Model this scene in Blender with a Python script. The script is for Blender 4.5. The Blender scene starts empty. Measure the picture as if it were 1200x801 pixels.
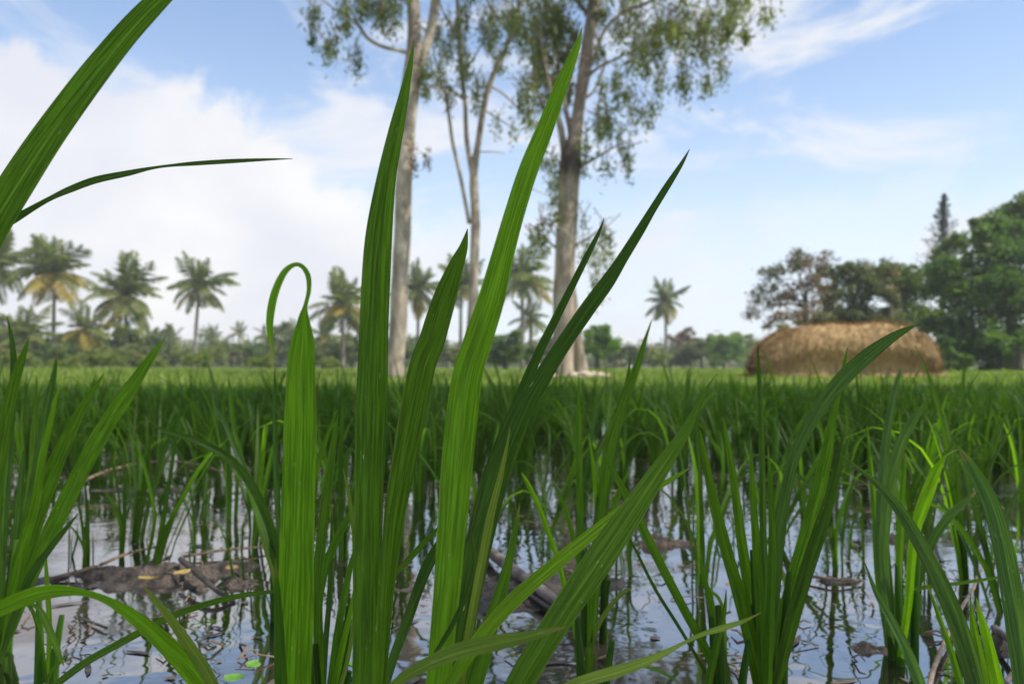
import bpy, math, random
import numpy as np
from mathutils import Vector, Matrix, noise as mnoise

random.seed(11)
rng = np.random.default_rng(11)
S = bpy.context.scene
COL = S.collection

# ------------------------------------------------------------------ camera
F = 933.3                      # focal length in photo pixels (1200 wide)
CX, CY, HOR = 600.0, 400.5, 429.0
CAMZ = 0.22
PITCH = math.atan((HOR - CY) / F)
cam = bpy.data.cameras.new('camera')
cam.lens = 28.0
cam.sensor_width = 36.0
cam.clip_start = 0.02
cam.clip_end = 5000.0
cam.dof.use_dof = True
cam.dof.focus_distance = 0.375
cam.dof.aperture_fstop = 14.5
cam_o = bpy.data.objects.new('camera', cam)
COL.objects.link(cam_o)
cam_o.location = (0, 0, CAMZ)
cam_o.rotation_euler = (math.pi / 2 + PITCH, 0, 0)
S.camera = cam_o

# ------------------------------------------------------------------ sun, sky, exposure
SUN_EL, SUN_AZ = math.radians(55), math.radians(112)     # azimuth from +Y towards +X
sun_dir = Vector((math.sin(SUN_AZ) * math.cos(SUN_EL), math.cos(SUN_AZ) * math.cos(SUN_EL), math.sin(SUN_EL)))
sun = bpy.data.lights.new('sun', 'SUN')
sun.energy = 5.0
sun.angle = math.radians(0.53)
sun.color = (1.0, 0.95, 0.86)
sun_o = bpy.data.objects.new('sun', sun)
COL.objects.link(sun_o)
sun_o.rotation_euler = (-sun_dir).to_track_quat('-Z', 'Y').to_euler()

S.view_settings.view_transform = 'Standard'
S.view_settings.look = 'None'
S.view_settings.exposure = 0.48
S.view_settings.gamma = 1.0
S.view_settings.use_curve_mapping = False
S.render.engine = 'CYCLES'
S.cycles.use_denoising = True
S.cycles.max_bounces = 8
S.cycles.transparent_max_bounces = 8


class NT:
    """Small helper to wire node trees."""
    def __init__(self, tree):
        self.t = tree
        self.n = tree.nodes
        self.l = tree.links

    def node(self, typ, **kw):
        nd = self.n.new(typ)
        for k, v in kw.items():
            setattr(nd, k, v)
        return nd

    def put(self, sock, v):
        if isinstance(v, bpy.types.NodeSocket):
            self.l.new(v, sock)
        elif v is not None:
            if isinstance(v, (tuple, list)) and len(v) == 3 and sock.type == 'RGBA':
                v = (*v, 1.0)
            sock.default_value = v

    def math(self, op, a, b=None, c=None, clamp=False):
        nd = self.node('ShaderNodeMath', operation=op, use_clamp=clamp)
        for i, v in enumerate((a, b, c)):
            if v is not None:
                self.put(nd.inputs[i], v)
        return nd.outputs[0]

    def mix(self, f, a, b, blend='MIX'):
        nd = self.node('ShaderNodeMix', data_type='RGBA', blend_type=blend)
        self.put(nd.inputs[0], f)
        self.put(nd.inputs[6], a)
        self.put(nd.inputs[7], b)
        return nd.outputs[2]

    def noise(self, vec, scale=5.0, detail=3.0, rough=0.5, dist=0.0, out=0):
        nd = self.node('ShaderNodeTexNoise')
        if vec is not None:
            self.l.new(vec, nd.inputs['Vector'])
        nd.inputs['Scale'].default_value = scale
        nd.inputs['Detail'].default_value = detail
        nd.inputs['Roughness'].default_value = rough
        nd.inputs['Distortion'].default_value = dist
        return nd.outputs[out]

    def range(self, v, a, b, c=0.0, d=1.0, smooth=True):
        nd = self.node('ShaderNodeMapRange', interpolation_type='SMOOTHSTEP' if smooth else 'LINEAR')
        self.put(nd.inputs[0], v)
        for i, q in enumerate((a, b, c, d)):
            self.put(nd.inputs[i + 1], q)
        return nd.outputs[0]

    def xyz(self, x, y, z):
        nd = self.node('ShaderNodeCombineXYZ')
        for i, v in enumerate((x, y, z)):
            self.put(nd.inputs[i], v)
        return nd.outputs[0]

    def sep(self, v):
        nd = self.node('ShaderNodeSeparateXYZ')
        self.l.new(v, nd.inputs[0])
        return nd.outputs


world = bpy.data.worlds.new('World')
S.world = world
world.use_nodes = True
w = NT(world.node_tree)
w.n.clear()
sky = w.node('ShaderNodeTexSky', sky_type='NISHITA')
sky.sun_disc = False
sky.sun_elevation = SUN_EL
sky.sun_rotation = SUN_AZ
sky.altitude = 0
sky.air_density = 1.0
sky.dust_density = 0.4
sky.ozone_density = 2.2
SKY_K = 0.15
gen = w.node('ShaderNodeTexCoord').outputs['Generated']
sx, sy, sz = w.sep(gen)
az = w.math('ARCTAN2', sx, sy)
el = w.math('ARCSINE', w.math('MINIMUM', w.math('MAXIMUM', sz, -1.0), 1.0))
skycol = w.mix(1.0, sky.outputs[0], (SKY_K,) * 3, 'MULTIPLY')
# thin white veil everywhere low in the sky
veil = w.range(el, 0.0, 0.42, 0.72, 0.10)
skycol = w.mix(veil, skycol, (0.63, 0.70, 0.80))
# wispy high cloud (stretched along the azimuth)
wv = w.xyz(w.math('MULTIPLY', az, 1.6), w.math('MULTIPLY', el, 4.2), 9.3)
wn = w.noise(wv, 1.9, 9.0, 0.60, 0.9)
wisp = w.math('MULTIPLY', w.range(wn, 0.45, 0.66), 0.85)
skycol = w.mix(wisp, skycol, (0.66, 0.67, 0.70))
# banked cumulus
cn = w.noise(gen, 7.0, 10.0, 0.60, 0.35)
cl = w.noise(w.xyz(w.math('MULTIPLY', w.math('SINE', az), 1.0), w.math('MULTIPLY', w.math('COSINE', az), 1.0), 0.0), 1.1, 1.0)
top = w.range(az, -0.36, -0.13, 0.335, 0.20)
top = w.math('ADD', top, w.math('MULTIPLY', w.math('SUBTRACT', cl, 0.5), 0.10))
edge = w.math('ADD', w.math('SUBTRACT', top, el), w.math('MULTIPLY', w.math('SUBTRACT', cn, 0.5), 0.24))
side = w.range(az, -0.20, -0.02, 1.0, 0.28)
cum = w.math('MULTIPLY', w.range(edge, -0.002, 0.042), side)
cn2 = w.noise(gen, 4.0, 5.0, 0.5, 0.4)
ccol = w.mix(w.range(cn2, 0.35, 0.7), (0.61, 0.62, 0.67), (0.76, 0.75, 0.74))
skycol = w.mix(w.math('MULTIPLY', cum, 0.94), skycol, ccol)
bg = w.node('ShaderNodeBackground')
w.put(bg.inputs[0], skycol)
bg.inputs[1].default_value = 1.0
wo = w.node('ShaderNodeOutputWorld')
w.l.new(bg.outputs[0], wo.inputs[0])


# ------------------------------------------------------------------ helpers
def ray(x, y):
    """Direction through photo pixel (x, y), scaled to camera depth 1."""
    cx, cy = (x - CX) / F, (CY - y) / F
    c, s = math.cos(PITCH), math.sin(PITCH)
    return Vector((cx, c - cy * s, s + cy * c))


def at_depth(x, y, d):
    return Vector((0, 0, CAMZ)) + ray(x, y) * d


def at(x, y, Y):
    r = ray(x, y)
    return Vector((0, 0, CAMZ)) + r * (Y / r.y)


def on_water(x, y, z=0.0):
    r = ray(x, y)
    return Vector((0, 0, CAMZ)) + r * ((z - CAMZ) / r.z)


def tag(o, label=None, cat=None, group=None, kind=None):
    for k, v in (('label', label), ('category', cat), ('group', group), ('kind', kind)):
        if v:
            o[k] = v
    return o


def empty(name, loc, rz=0.0):
    o = bpy.data.objects.new(name, None)
    o.empty_display_size = 0.05
    o.location = loc
    o.rotation_euler = (0, 0, rz)
    COL.objects.link(o)
    return o


def link(name, me, parent=None, loc=None):
    o = bpy.data.objects.new(name, me)
    COL.objects.link(o)
    if parent is not None:
        o.parent = parent
    if loc is not None:
        o.location = loc
    return o


def np_mesh(name, V, Fa, mat, uv=None, smooth=True, mats=None, mat_idx=None):
    """Mesh from numpy arrays; Fa is (n,3) or (n,4) or a list of mixed tuples."""
    me = bpy.data.meshes.new(name)
    V = np.asarray(V, dtype=np.float32)
    if isinstance(Fa, np.ndarray):
        k = Fa.shape[1]
        me.vertices.add(len(V))
        me.vertices.foreach_set('co', V.ravel())
        me.loops.add(Fa.size)
        me.loops.foreach_set('vertex_index', Fa.astype(np.int32).ravel())
        me.polygons.add(len(Fa))
        me.polygons.foreach_set('loop_start', np.arange(0, Fa.size, k, dtype=np.int32))
        me.update(calc_edges=True)
        loops = Fa.ravel()
    else:
        me.from_pydata([tuple(v) for v in V], [], [tuple(f) for f in Fa])
        loops = np.array([i for f in Fa for i in f])
    if uv is not None:
        lay = me.uv_layers.new(name='UVMap')
        lay.data.foreach_set('uv', np.asarray(uv, dtype=np.float32)[loops].ravel())
    for m in (mats or [mat]):
        me.materials.append(m)
    if mat_idx is not None:
        me.polygons.foreach_set('material_index', np.asarray(mat_idx, dtype=np.int32))
    me.polygons.foreach_set('use_smooth', np.full(len(me.polygons), smooth))
    me.update()
    return me


def join(parts):
    """parts: list of (V, F[, UV]) with same face size -> merged arrays."""
    Vs, Fs, Us, o = [], [], [], 0
    for p in parts:
        Vs.append(np.asarray(p[0], dtype=np.float32))
        Fs.append(np.asarray(p[1], dtype=np.int64) + o)
        if len(p) > 2:
            Us.append(np.asarray(p[2], dtype=np.float32))
        o += len(p[0])
    return np.concatenate(Vs), np.concatenate(Fs), (np.concatenate(Us) if Us else None)


def tube(pts, radii, sides=10, bumps=0.0, cap=True):
    """Tapered tube along pts; returns V, F(quads), UV."""
    pts = [Vector(p) for p in pts]
    n = len(pts)
    V, U = [], []
    up = Vector((0.31, 0.17, 0.93)).normalized()
    ln = 0.0
    for i, p in enumerate(pts):
        t = (pts[min(i + 1, n - 1)] - pts[max(i - 1, 0)]).normalized()
        a = t.cross(Vector((0, 1, 0)) if abs(t.y) < 0.9 else Vector((1, 0, 0))).normalized()
        b = t.cross(a)
        if i:
            ln += (p - pts[i - 1]).length
        for k in range(sides):
            th = 2 * math.pi * k / sides
            r = radii[i]
            d = a * math.cos(th) + b * math.sin(th)
            if bumps:
                r *= 1 + bumps * mnoise.noise(p * (0.35 / max(radii[0], 1e-4)) + d * 1.3)
            V.append(p + d * r)
            U.append((k / sides, ln))
    Fq = []
    for i in range(n - 1):
        for k in range(sides):
            k2 = (k + 1) % sides
            Fq.append((i * sides + k, i * sides + k2, (i + 1) * sides + k2, (i + 1) * sides + k))
    if cap:
        for e in (0, n - 1):
            c = len(V)
            V.append(pts[e]); U.append((0.5, 0))
            for k in range(0, sides, 2):
                k2, k3 = (k + 1) % sides, (k + 2) % sides
                q = (c, e * sides + k, e * sides + k2, e * sides + k3)
                Fq.append(q if e else (q[0], q[3], q[2], q[1]))
    return np.array([tuple(v) for v in V]), np.array(Fq), np.array(U)


def smooth_pts(P, sub=4):
    """Catmull-Rom through rows of an array."""
    P = np.asarray(P, dtype=float)
    n = len(P)
    out = []
    for i in range(n - 1):
        p0, p1, p2, p3 = P[max(i - 1, 0)], P[i], P[i + 1], P[min(i + 2, n - 1)]
        for k in range(sub):
            t = k / sub
            out.append(0.5 * ((2 * p1) + (-p0 + p2) * t + (2 * p0 - 5 * p1 + 4 * p2 - p3) * t * t + (-p0 + 3 * p1 - 3 * p2 + p3) * t ** 3))
    out.append(P[-1])
    return np.array(out)


# ------------------------------------------------------------------ materials
def new_mat(name):
    m = bpy.data.materials.new(name)
    m.use_nodes = True
    t = NT(m.node_tree)
    t.n.clear()
    out = t.node('ShaderNodeOutputMaterial')
    return m, t, out


def principled(t, col, rough=0.6, spec=0.4, normal=None):
    p = t.node('ShaderNodeBsdfPrincipled')
    t.put(p.inputs['Base Color'], col)
    t.put(p.inputs['Roughness'], rough)
    t.put(p.inputs['Specular IOR Level'], spec)
    if normal is not None:
        t.put(p.inputs['Normal'], normal)
    return p


def bump(t, h, strength=0.3, dist=0.01):
    b = t.node('ShaderNodeBump')
    b.inputs['Strength'].default_value = strength
    b.inputs['Distance'].default_value = dist
    t.put(b.inputs['Height'], h)
    return b.outputs[0]


def rice_leaf_mat(name, dark, light, trans, tf=0.42, veins=True, brown=0.0):
    m, t, out = new_mat(name)
    uvn = t.node('ShaderNodeUVMap')
    uvn.uv_map = 'UVMap'
    u, v, _ = t.sep(uvn.outputs[0])
    oi = t.node('ShaderNodeObjectInfo')
    rnd = oi.outputs['Random']
    str_v = t.xyz(t.math('ADD', t.math('MULTIPLY', u, 16.0), t.math('MULTIPLY', rnd, 37.0)), t.math('MULTIPLY', v, 0.55), 0.0)
    st = t.noise(str_v, 1.0, 3.0, 0.6)
    f = t.range(st, 0.38, 0.62)
    col = t.mix(f, dark, light)
    tcol = t.mix(f, tuple(c * 0.5 for c in trans), trans)
    # midrib: paler line
    mr = t.range(t.math('ABSOLUTE', t.math('SUBTRACT', u, 0.5)), 0.02, 0.06, 1.0, 0.0)
    col = t.mix(t.math('MULTIPLY', mr, 0.75), col, tuple(min(1, c * 1.9 + 0.02) for c in light))
    # broad mottling along the leaf
    tc = t.node('ShaderNodeTexCoord').outputs['Object']
    mo = t.noise(tc, 38.0, 3.0)
    col = t.mix(t.range(mo, 0.35, 0.75, 0.0, 0.38), col, tuple(c * 0.6 for c in dark))
    lf = t.noise(t.node('ShaderNodeNewGeometry').outputs['Position'], 2.6, 2.0)
    col = t.mix(t.range(lf, 0.32, 0.68, 0.0, 0.5), col, tuple(c * 0.45 for c in dark))
    # small feeding scars: pale specks
    sv = t.xyz(t.math('ADD', t.math('MULTIPLY', u, 11.0), t.math('MULTIPLY', rnd, 91.0)), t.math('MULTIPLY', v, 2.4), 4.0)
    sp = t.range(t.noise(sv, 1.3, 1.0), 0.745, 0.79)
    col = t.mix(t.math('MULTIPLY', sp, 0.6), col, (0.46, 0.50, 0.26))
    # withered tips on some leaves, and a thin dry rim here and there
    ta = t.node('ShaderNodeAttribute')
    ta.attribute_name = 'to_tip'
    tipd = t.math('SUBTRACT', 1.0, ta.outputs['Fac'])
    tl = t.math('ADD', t.math('MULTIPLY', rnd, 0.008), t.math('MULTIPLY', t.math('SUBTRACT', st, 0.5), 0.014))
    wither = t.math('LESS_THAN', tipd, tl)
    col = t.mix(t.math('MULTIPLY', wither, 0.8), col, (0.17, 0.105, 0.045))
    rim = t.math('MULTIPLY', t.range(t.math('ABSOLUTE', t.math('SUBTRACT', u, 0.5)), 0.44, 0.5), t.range(t.noise(t.xyz(rnd, t.math('MULTIPLY', v, 0.35), 2.0), 1.5, 3.0), 0.5, 0.62))
    col = t.mix(t.math('MULTIPLY', rim, 0.7), col, (0.16, 0.13, 0.05))
    # leaf to leaf change
    hsv = t.node('ShaderNodeHueSaturation')
    t.put(hsv.inputs['Hue'], t.range(rnd, 0, 1, 0.485, 0.515, False))
    t.put(hsv.inputs['Value'], t.range(rnd, 0, 1, 0.82, 1.22, False))
    t.put(hsv.inputs['Color'], col)
    col = hsv.outputs[0]
    nrm = None
    if veins:
        wv = t.math('SINE', t.math('MULTIPLY', u, 2 * math.pi * 15))
        h = t.math('ADD', t.math('MULTIPLY', wv, 0.5), t.math('MULTIPLY', st, 1.6))
        nrm = bump(t, h, 0.35, 0.0006)
    p = principled(t, col, 0.46, 0.14, nrm)
    tr = t.node('ShaderNodeBsdfTranslucent')
    t.put(tr.inputs[0], tcol)
    mx = t.node('ShaderNodeMixShader')
    mx.inputs[0].default_value = tf
    t.l.new(p.outputs[0], mx.inputs[1])
    t.l.new(tr.outputs[0], mx.inputs[2])
    t.l.new(mx.outputs[0], out.inputs[0])
    return m


LEAF = rice_leaf_mat('rice_leaf_green', (0.030, 0.076, 0.006), (0.060, 0.138, 0.010), (0.18, 0.40, 0.012), 0.48)
LEAF_SUNLIT = rice_leaf_mat('rice_leaf_sunlit', (0.054, 0.130, 0.006), (0.098, 0.205, 0.010), (0.29, 0.62, 0.010), 0.54)  # glow of sun through the blades put into a lighter, more translucent green
LEAF_DARK = rice_leaf_mat('rice_leaf_dark', (0.022, 0.056, 0.008), (0.042, 0.094, 0.013), (0.11, 0.25, 0.014), 0.40)
LEAF_GREY = rice_leaf_mat('rice_leaf_bluish', (0.048, 0.105, 0.028), (0.095, 0.175, 0.052), (0.14, 0.29, 0.03), 0.38)
LEAF_PALE = rice_leaf_mat('rice_leaf_yellowing', (0.110, 0.180, 0.022), (0.180, 0.265, 0.040), (0.32, 0.46, 0.03), 0.42)
LEAF_FIELD = rice_leaf_mat('rice_leaf_field', (0.025, 0.062, 0.005), (0.048, 0.104, 0.009), (0.105, 0.24, 0.008), 0.41, veins=False)


def foliage_mat(name, a, b, trans, tf=0.3, scale=0.6, c=None):
    """Leaves of trees: colour drifts from spray to spray."""
    m, t, out = new_mat(name)
    tc = t.node('ShaderNodeTexCoord').outputs['Object']
    n1 = t.noise(tc, scale, 2.0)
    col = t.mix(t.range(n1, 0.36, 0.64), a, b)
    if c is not None:
        n2 = t.noise(tc, scale * 0.45, 2.0)
        col = t.mix(t.range(n2, 0.50, 0.60), col, c)
    n3 = t.noise(tc, scale * 14, 1.0)
    col = t.mix(t.range(n3, 0.3, 0.7, 0.0, 0.35), col, tuple(q * 0.55 for q in a))
    p = principled(t, col, 0.5, 0.3)
    tr = t.node('ShaderNodeBsdfTranslucent')
    t.put(tr.inputs[0], t.mix(1.0, col, trans, 'MULTIPLY'))
    mx = t.node('ShaderNodeMixShader')
    mx.inputs[0].default_value = tf
    t.l.new(p.outputs[0], mx.inputs[1])
    t.l.new(tr.outputs[0], mx.inputs[2])
    t.l.new(mx.outputs[0], out.inputs[0])
    return m


FOL_EUC = foliage_mat('eucalyptus_leaves', (0.085, 0.110, 0.040), (0.165, 0.185, 0.062), (2.0, 2.2, 1.0), 0.38, 0.9)
FOL_DARK = foliage_mat('dense_tree_leaves', (0.050, 0.092, 0.024), (0.120, 0.175, 0.042), (1.8, 2.4, 0.8), 0.38, 0.8)
FOL_MID = foliage_mat('green_tree_leaves', (0.080, 0.120, 0.030), (0.155, 0.200, 0.052), (1.8, 2.2, 0.8), 0.34, 0.7)
FOL_BRIGHT = foliage_mat('bright_bush_leaves', (0.095, 0.165, 0.026), (0.165, 0.250, 0.042), (1.8, 2.2, 0.8), 0.34, 0.6)
FOL_OLIVE = foliage_mat('olive_tree_leaves', (0.090, 0.115, 0.042), (0.160, 0.175, 0.060), (1.6, 1.8, 1.0), 0.34, 0.5, c=(0.215, 0.150, 0.095))
FOL_BROWN = foliage_mat('dry_tree_leaves', (0.170, 0.125, 0.080), (0.210, 0.160, 0.100), (1.6, 1.4, 1.1), 0.34, 0.8, c=(0.085, 0.120, 0.055))
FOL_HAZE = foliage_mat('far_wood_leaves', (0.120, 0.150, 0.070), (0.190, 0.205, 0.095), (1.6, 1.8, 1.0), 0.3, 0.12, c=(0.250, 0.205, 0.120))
FOL_CONE = foliage_mat('conifer_needles', (0.060, 0.080, 0.066), (0.085, 0.110, 0.082), (1.4, 1.6, 1.2), 0.2, 0.8)
FROND = foliage_mat('palm_frond_green', (0.125, 0.150, 0.034), (0.215, 0.225, 0.060), (1.8, 2.0, 0.8), 0.36, 0.8)
FROND_DEEP = foliage_mat('palm_frond_deep_green', (0.080, 0.108, 0.028), (0.145, 0.170, 0.046), (1.8, 2.0, 0.8), 0.34, 0.8)
FROND_YEL = foliage_mat('palm_frond_yellow', (0.330, 0.255, 0.045), (0.460, 0.370, 0.080), (1.4, 1.3, 0.7), 0.34, 0.8)
FOL_WEED = foliage_mat('sunny_weed_leaves', (0.150, 0.190, 0.040), (0.225, 0.265, 0.060), (1.7, 1.9, 0.8), 0.38, 0.6, c=(0.270, 0.235, 0.110))
FOL_SCRUB = foliage_mat('sunny_scrub_leaves', (0.120, 0.150, 0.050), (0.190, 0.210, 0.072), (1.7, 1.9, 0.9), 0.36, 0.5, c=(0.260, 0.215, 0.125))
GRASSM = foliage_mat('field_grass', (0.130, 0.185, 0.034), (0.200, 0.255, 0.055), (1.7, 1.9, 0.7), 0.42, 0.35)
STRAWM = None


def bark_mat(name, pale, dark, scale=1.0, patch=(0.40, 0.32, 0.24), stain_at=None):
    m, t, out = new_mat(name)
    tc = t.node('ShaderNodeTexCoord').outputs['Object']
    mp = t.node('ShaderNodeMapping')
    mp.inputs['Scale'].default_value = (1.8, 1.8, 0.5)
    t.l.new(tc, mp.inputs[0])
    n1 = t.noise(mp.outputs[0], 2.2 * scale, 6.0, 0.6)
    col = t.mix(t.range(n1, 0.38, 0.62), dark, pale)
    n2 = t.noise(mp.outputs[0], 1.1 * scale, 3.0)
    col = t.mix(t.range(n2, 0.52, 0.62), col, patch)
    n4 = t.noise(mp.outputs[0], 9.0 * scale, 4.0)
    col = t.mix(t.range(n4, 0.3, 0.75, 0.0, 0.5), col, dark)
    if stain_at is not None:
        z = t.sep(tc)[2]
        for lo, mid, hi in stain_at:
            up = t.math('MULTIPLY', t.range(z, lo, mid), t.range(z, mid, hi, 1.0, 0.0))
            col = t.mix(t.math('MULTIPLY', up, t.range(n1, 0.25, 0.6, 1.0, 0.72)), col, (0.030, 0.022, 0.017))
    n3 = t.noise(mp.outputs[0], 14.0 * scale, 4.0)
    p = principled(t, col, 0.85, 0.15, bump(t, n3, 0.5, 0.03))
    t.l.new(p.outputs[0], out.inputs[0])
    return m


BARK_PALE = bark_mat('eucalyptus_bark', (0.56, 0.48, 0.39), (0.23, 0.185, 0.15), stain_at=None)
BARK_STAIN = bark_mat('eucalyptus_bark_stained', (0.48, 0.40, 0.32), (0.19, 0.15, 0.12), stain_at=[(4.2, 4.75, 5.4), (4.5, 5.1, 5.9)])
BARK_DARK = bark_mat('tree_bark', (0.16, 0.13, 0.10), (0.07, 0.055, 0.045), patch=(0.12, 0.10, 0.08))
BARK_PALM = bark_mat('palm_bark', (0.26, 0.235, 0.20), (0.13, 0.115, 0.10), patch=(0.2, 0.18, 0.15))


def simple_mat(name, a, b, scale, rough=0.8, spec=0.2, bs=0.4, bd=0.004, detail=5.0):
    m, t, out = new_mat(name)
    tc = t.node('ShaderNodeTexCoord').outputs['Object']
    n1 = t.noise(tc, scale, detail, 0.6)
    col = t.mix(t.range(n1, 0.35, 0.65), a, b)
    n2 = t.noise(tc, scale * 4, detail, 0.6)
    p = principled(t, col, rough, spec, bump(t, n2, bs, bd))
    t.l.new(p.outputs[0], out.inputs[0])
    return m


MUD = simple_mat('wet_mud', (0.034, 0.025, 0.018), (0.150, 0.115, 0.088), 70.0, 0.38, 0.5, 1.0, 0.010)
TWIG = simple_mat('dry_twig', (0.11, 0.075, 0.05), (0.24, 0.17, 0.12), 90.0)
TWIG_DARK = simple_mat('wet_stick', (0.022, 0.018, 0.015), (0.060, 0.045, 0.036), 90.0, 0.4, 0.4)
ROTTEN = simple_mat('rotten_stalk', (0.080, 0.066, 0.058), (0.20, 0.165, 0.145), 60.0, 0.6, 0.3)
ROOT = simple_mat('pale_root', (0.20, 0.15, 0.11), (0.34, 0.26, 0.20), 80.0)
DEADLEAF = simple_mat('dead_yellow_leaf', (0.20, 0.145, 0.04), (0.32, 0.24, 0.075), 120.0, 0.7, 0.2, 0.2, 0.001)
DEADBROWN = simple_mat('dead_brown_leaf', (0.16, 0.10, 0.05), (0.26, 0.17, 0.09), 120.0, 0.7, 0.2, 0.2, 0.001)
WEED = simple_mat('water_weed_leaf', (0.08, 0.19, 0.02), (0.13, 0.27, 0.04), 90.0, 0.45, 0.4, 0.2, 0.001)
ROCK = simple_mat('pale_rock', (0.36, 0.28, 0.21), (0.52, 0.42, 0.33), 3.0, 0.9, 0.1, 0.7, 0.05)
SCUM = simple_mat('floating_scum', (0.040, 0.032, 0.024), (0.13, 0.105, 0.085), 70.0, 0.5, 0.35, 0.5, 0.002)

# ------------------------------------------------------------------ the setting: ground, water
PADDY_END = 5.3


def ground_z(x, y):
    bed = -0.05 + 0.012 * mnoise.noise(Vector((x * 3, y * 3, 0)))
    if y < PADDY_END:
        return bed
    q = min(1.0, (y - PADDY_END) / 0.4)
    bank = math.exp(-((y - PADDY_END - 0.5) / 0.4) ** 2) * 0.05
    return bed * (1 - q) + q * (-0.035) + bank


m, t, out = new_mat('field_ground')
tc = t.node('ShaderNodeTexCoord').outputs['Object']
n1 = t.noise(tc, 0.25, 4.0)
n2 = t.noise(tc, 3.0, 5.0)
gx, gy, gz = t.sep(tc)
col = t.mix(t.range(n1, 0.38, 0.62), (0.130, 0.185, 0.040), (0.205, 0.240, 0.070))
col = t.mix(t.range(n2, 0.45, 0.75, 0.0, 0.6), col, (0.095, 0.140, 0.034))
mud = t.mix(t.range(n2, 0.35, 0.65), (0.050, 0.038, 0.027), (0.085, 0.066, 0.048))
col = t.mix(t.range(gy, PADDY_END - 0.1, PADDY_END + 0.35), mud, col)
p = principled(t, col, 0.9, 0.1, bump(t, n2, 0.6, 0.03))
t.l.new(p.outputs[0], out.inputs[0])
GROUNDM = m

xs = np.concatenate([[-420, -250, -150, -90, -60, -40, -25], np.linspace(-16, 16, 65), [25, 40, 60, 90, 150, 250, 420]])
ys = np.concatenate([[-60, -30, -12, -6, -3], np.linspace(-1, 5.1, 26), np.linspace(5.3, 7.3, 14), [8.5, 10, 12, 16, 20, 26, 34, 45, 60, 90, 140, 220, 320, 450]])
V = [(x, y, ground_z(x, y)) for y in ys for x in xs]
nx = len(xs)
Fq = np.array([(j * nx + i, j * nx + i + 1, (j + 1) * nx + i + 1, (j + 1) * nx + i) for j in range(len(ys) - 1) for i in range(nx - 1)])
tag(link('ground', np_mesh('ground', V, Fq, GROUNDM)), kind='structure')

m, t, out = new_mat('paddy_water')
tc = t.node('ShaderNodeTexCoord').outputs['Object']
mp = t.node('ShaderNodeMapping')
mp.inputs['Scale'].default_value = (1.0, 1.0, 1.0)
t.l.new(tc, mp.inputs[0])
r1 = t.noise(tc, 11.0, 3.0, 0.5, 0.3)
r2 = t.noise(tc, 30.0, 2.0, 0.5)
pat = t.range(t.noise(tc, 3.2, 5.0, 0.65), 0.50, 0.62)           # patches of surface film
h = t.math('ADD', t.math('MULTIPLY', r1, 1.0), t.math('MULTIPLY', t.math('MULTIPLY', r2, pat), 0.45))
col = t.mix(t.range(r1, 0.3, 0.7), (0.008, 0.0065, 0.005), (0.020, 0.016, 0.012))
nrm = bump(t, h, 0.10, 0.012)
p = principled(t, col, 0.4, 0.0, nrm)
gl = t.node('ShaderNodeBsdfGlossy')
gl.inputs['Color'].default_value = (0.95, 0.95, 0.97, 1)
t.put(gl.inputs['Roughness'], t.range(pat, 0, 1, 0.012, 0.11))
t.l.new(nrm, gl.inputs['Normal'])
fr = t.node('ShaderNodeFresnel')
fr.inputs['IOR'].default_value = 1.36
t.l.new(nrm, fr.inputs['Normal'])
mx = t.node('ShaderNodeMixShader')
murk = t.range(t.noise(t.xyz(t.math('MULTIPLY', t.sep(tc)[0], 3.2), t.math('MULTIPLY', t.sep(tc)[1], 5.5), 7.0), 1.0, 6.0, 0.62), 0.52, 0.64)
t.put(p.inputs['Base Color'], t.mix(murk, col, (0.055, 0.043, 0.032)))
keep = t.range(murk, 0.0, 1.0, 0.37, 0.10, False)
t.put(mx.inputs[0], t.math('ADD', keep, t.math('MULTIPLY', fr.outputs[0], t.math('SUBTRACT', 1.0, keep))))
t.l.new(p.outputs[0], mx.inputs[1])
t.l.new(gl.outputs[0], mx.inputs[2])
t.l.new(mx.outputs[0], out.inputs[0])
WATERM = m
V = [(-32, -6, 0), (32, -6, 0), (32, PADDY_END + 0.35, 0), (-32, PADDY_END + 0.35, 0)]
tag(link('paddy_water', np_mesh('paddy_water', V, np.array([(0, 1, 2, 3)]), WATERM, smooth=False)), kind='structure')


# ------------------------------------------------------------------ mud, sticks and litter in the water
def mud_mound(label, cx, cy, rx, ry, hgt, seed, mat=None):
    n, mrad = 60, 18
    V, Fq = [(0, 0, hgt)], []
    for j in range(1, mrad + 1):
        for k in range(n):
            a = 2 * math.pi * k / n
            rr = j / mrad
            wob = 1 + 0.38 * mnoise.noise(Vector((math.cos(a) * 1.3, math.sin(a) * 1.3, seed))) + 0.16 * mnoise.noise(Vector((math.cos(a) * 4, math.sin(a) * 4, seed + 5)))
            x, y = rx * rr * wob * math.cos(a), ry * rr * wob * math.sin(a)
            z = hgt * (1 - rr ** 1.6) - 0.008 * rr
            q = Vector((x * 30, y * 30, seed))
            z += (0.011 * mnoise.noise(q) + 0.009 * mnoise.noise(q * 2.7) + 0.005 * mnoise.noise(q * 6)) * (1.2 - 0.5 * rr) * min(1.0, hgt / 0.008)
            V.append((x, y, z))
    for k in range(n):
        Fq.append((0, 1 + k, 1 + (k + 1) % n))
    for j in range(mrad - 1):
        for k in range(n):
            a, b = 1 + j * n + k, 1 + j * n + (k + 1) % n
            Fq.append((a, a + n, b + n, b))
    o = link('mud_mound', np_mesh('mud_mound', V, Fq, mat or MUD, smooth=True), loc=(cx, cy, 0))
    return tag(o, label, 'mud mound')


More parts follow.
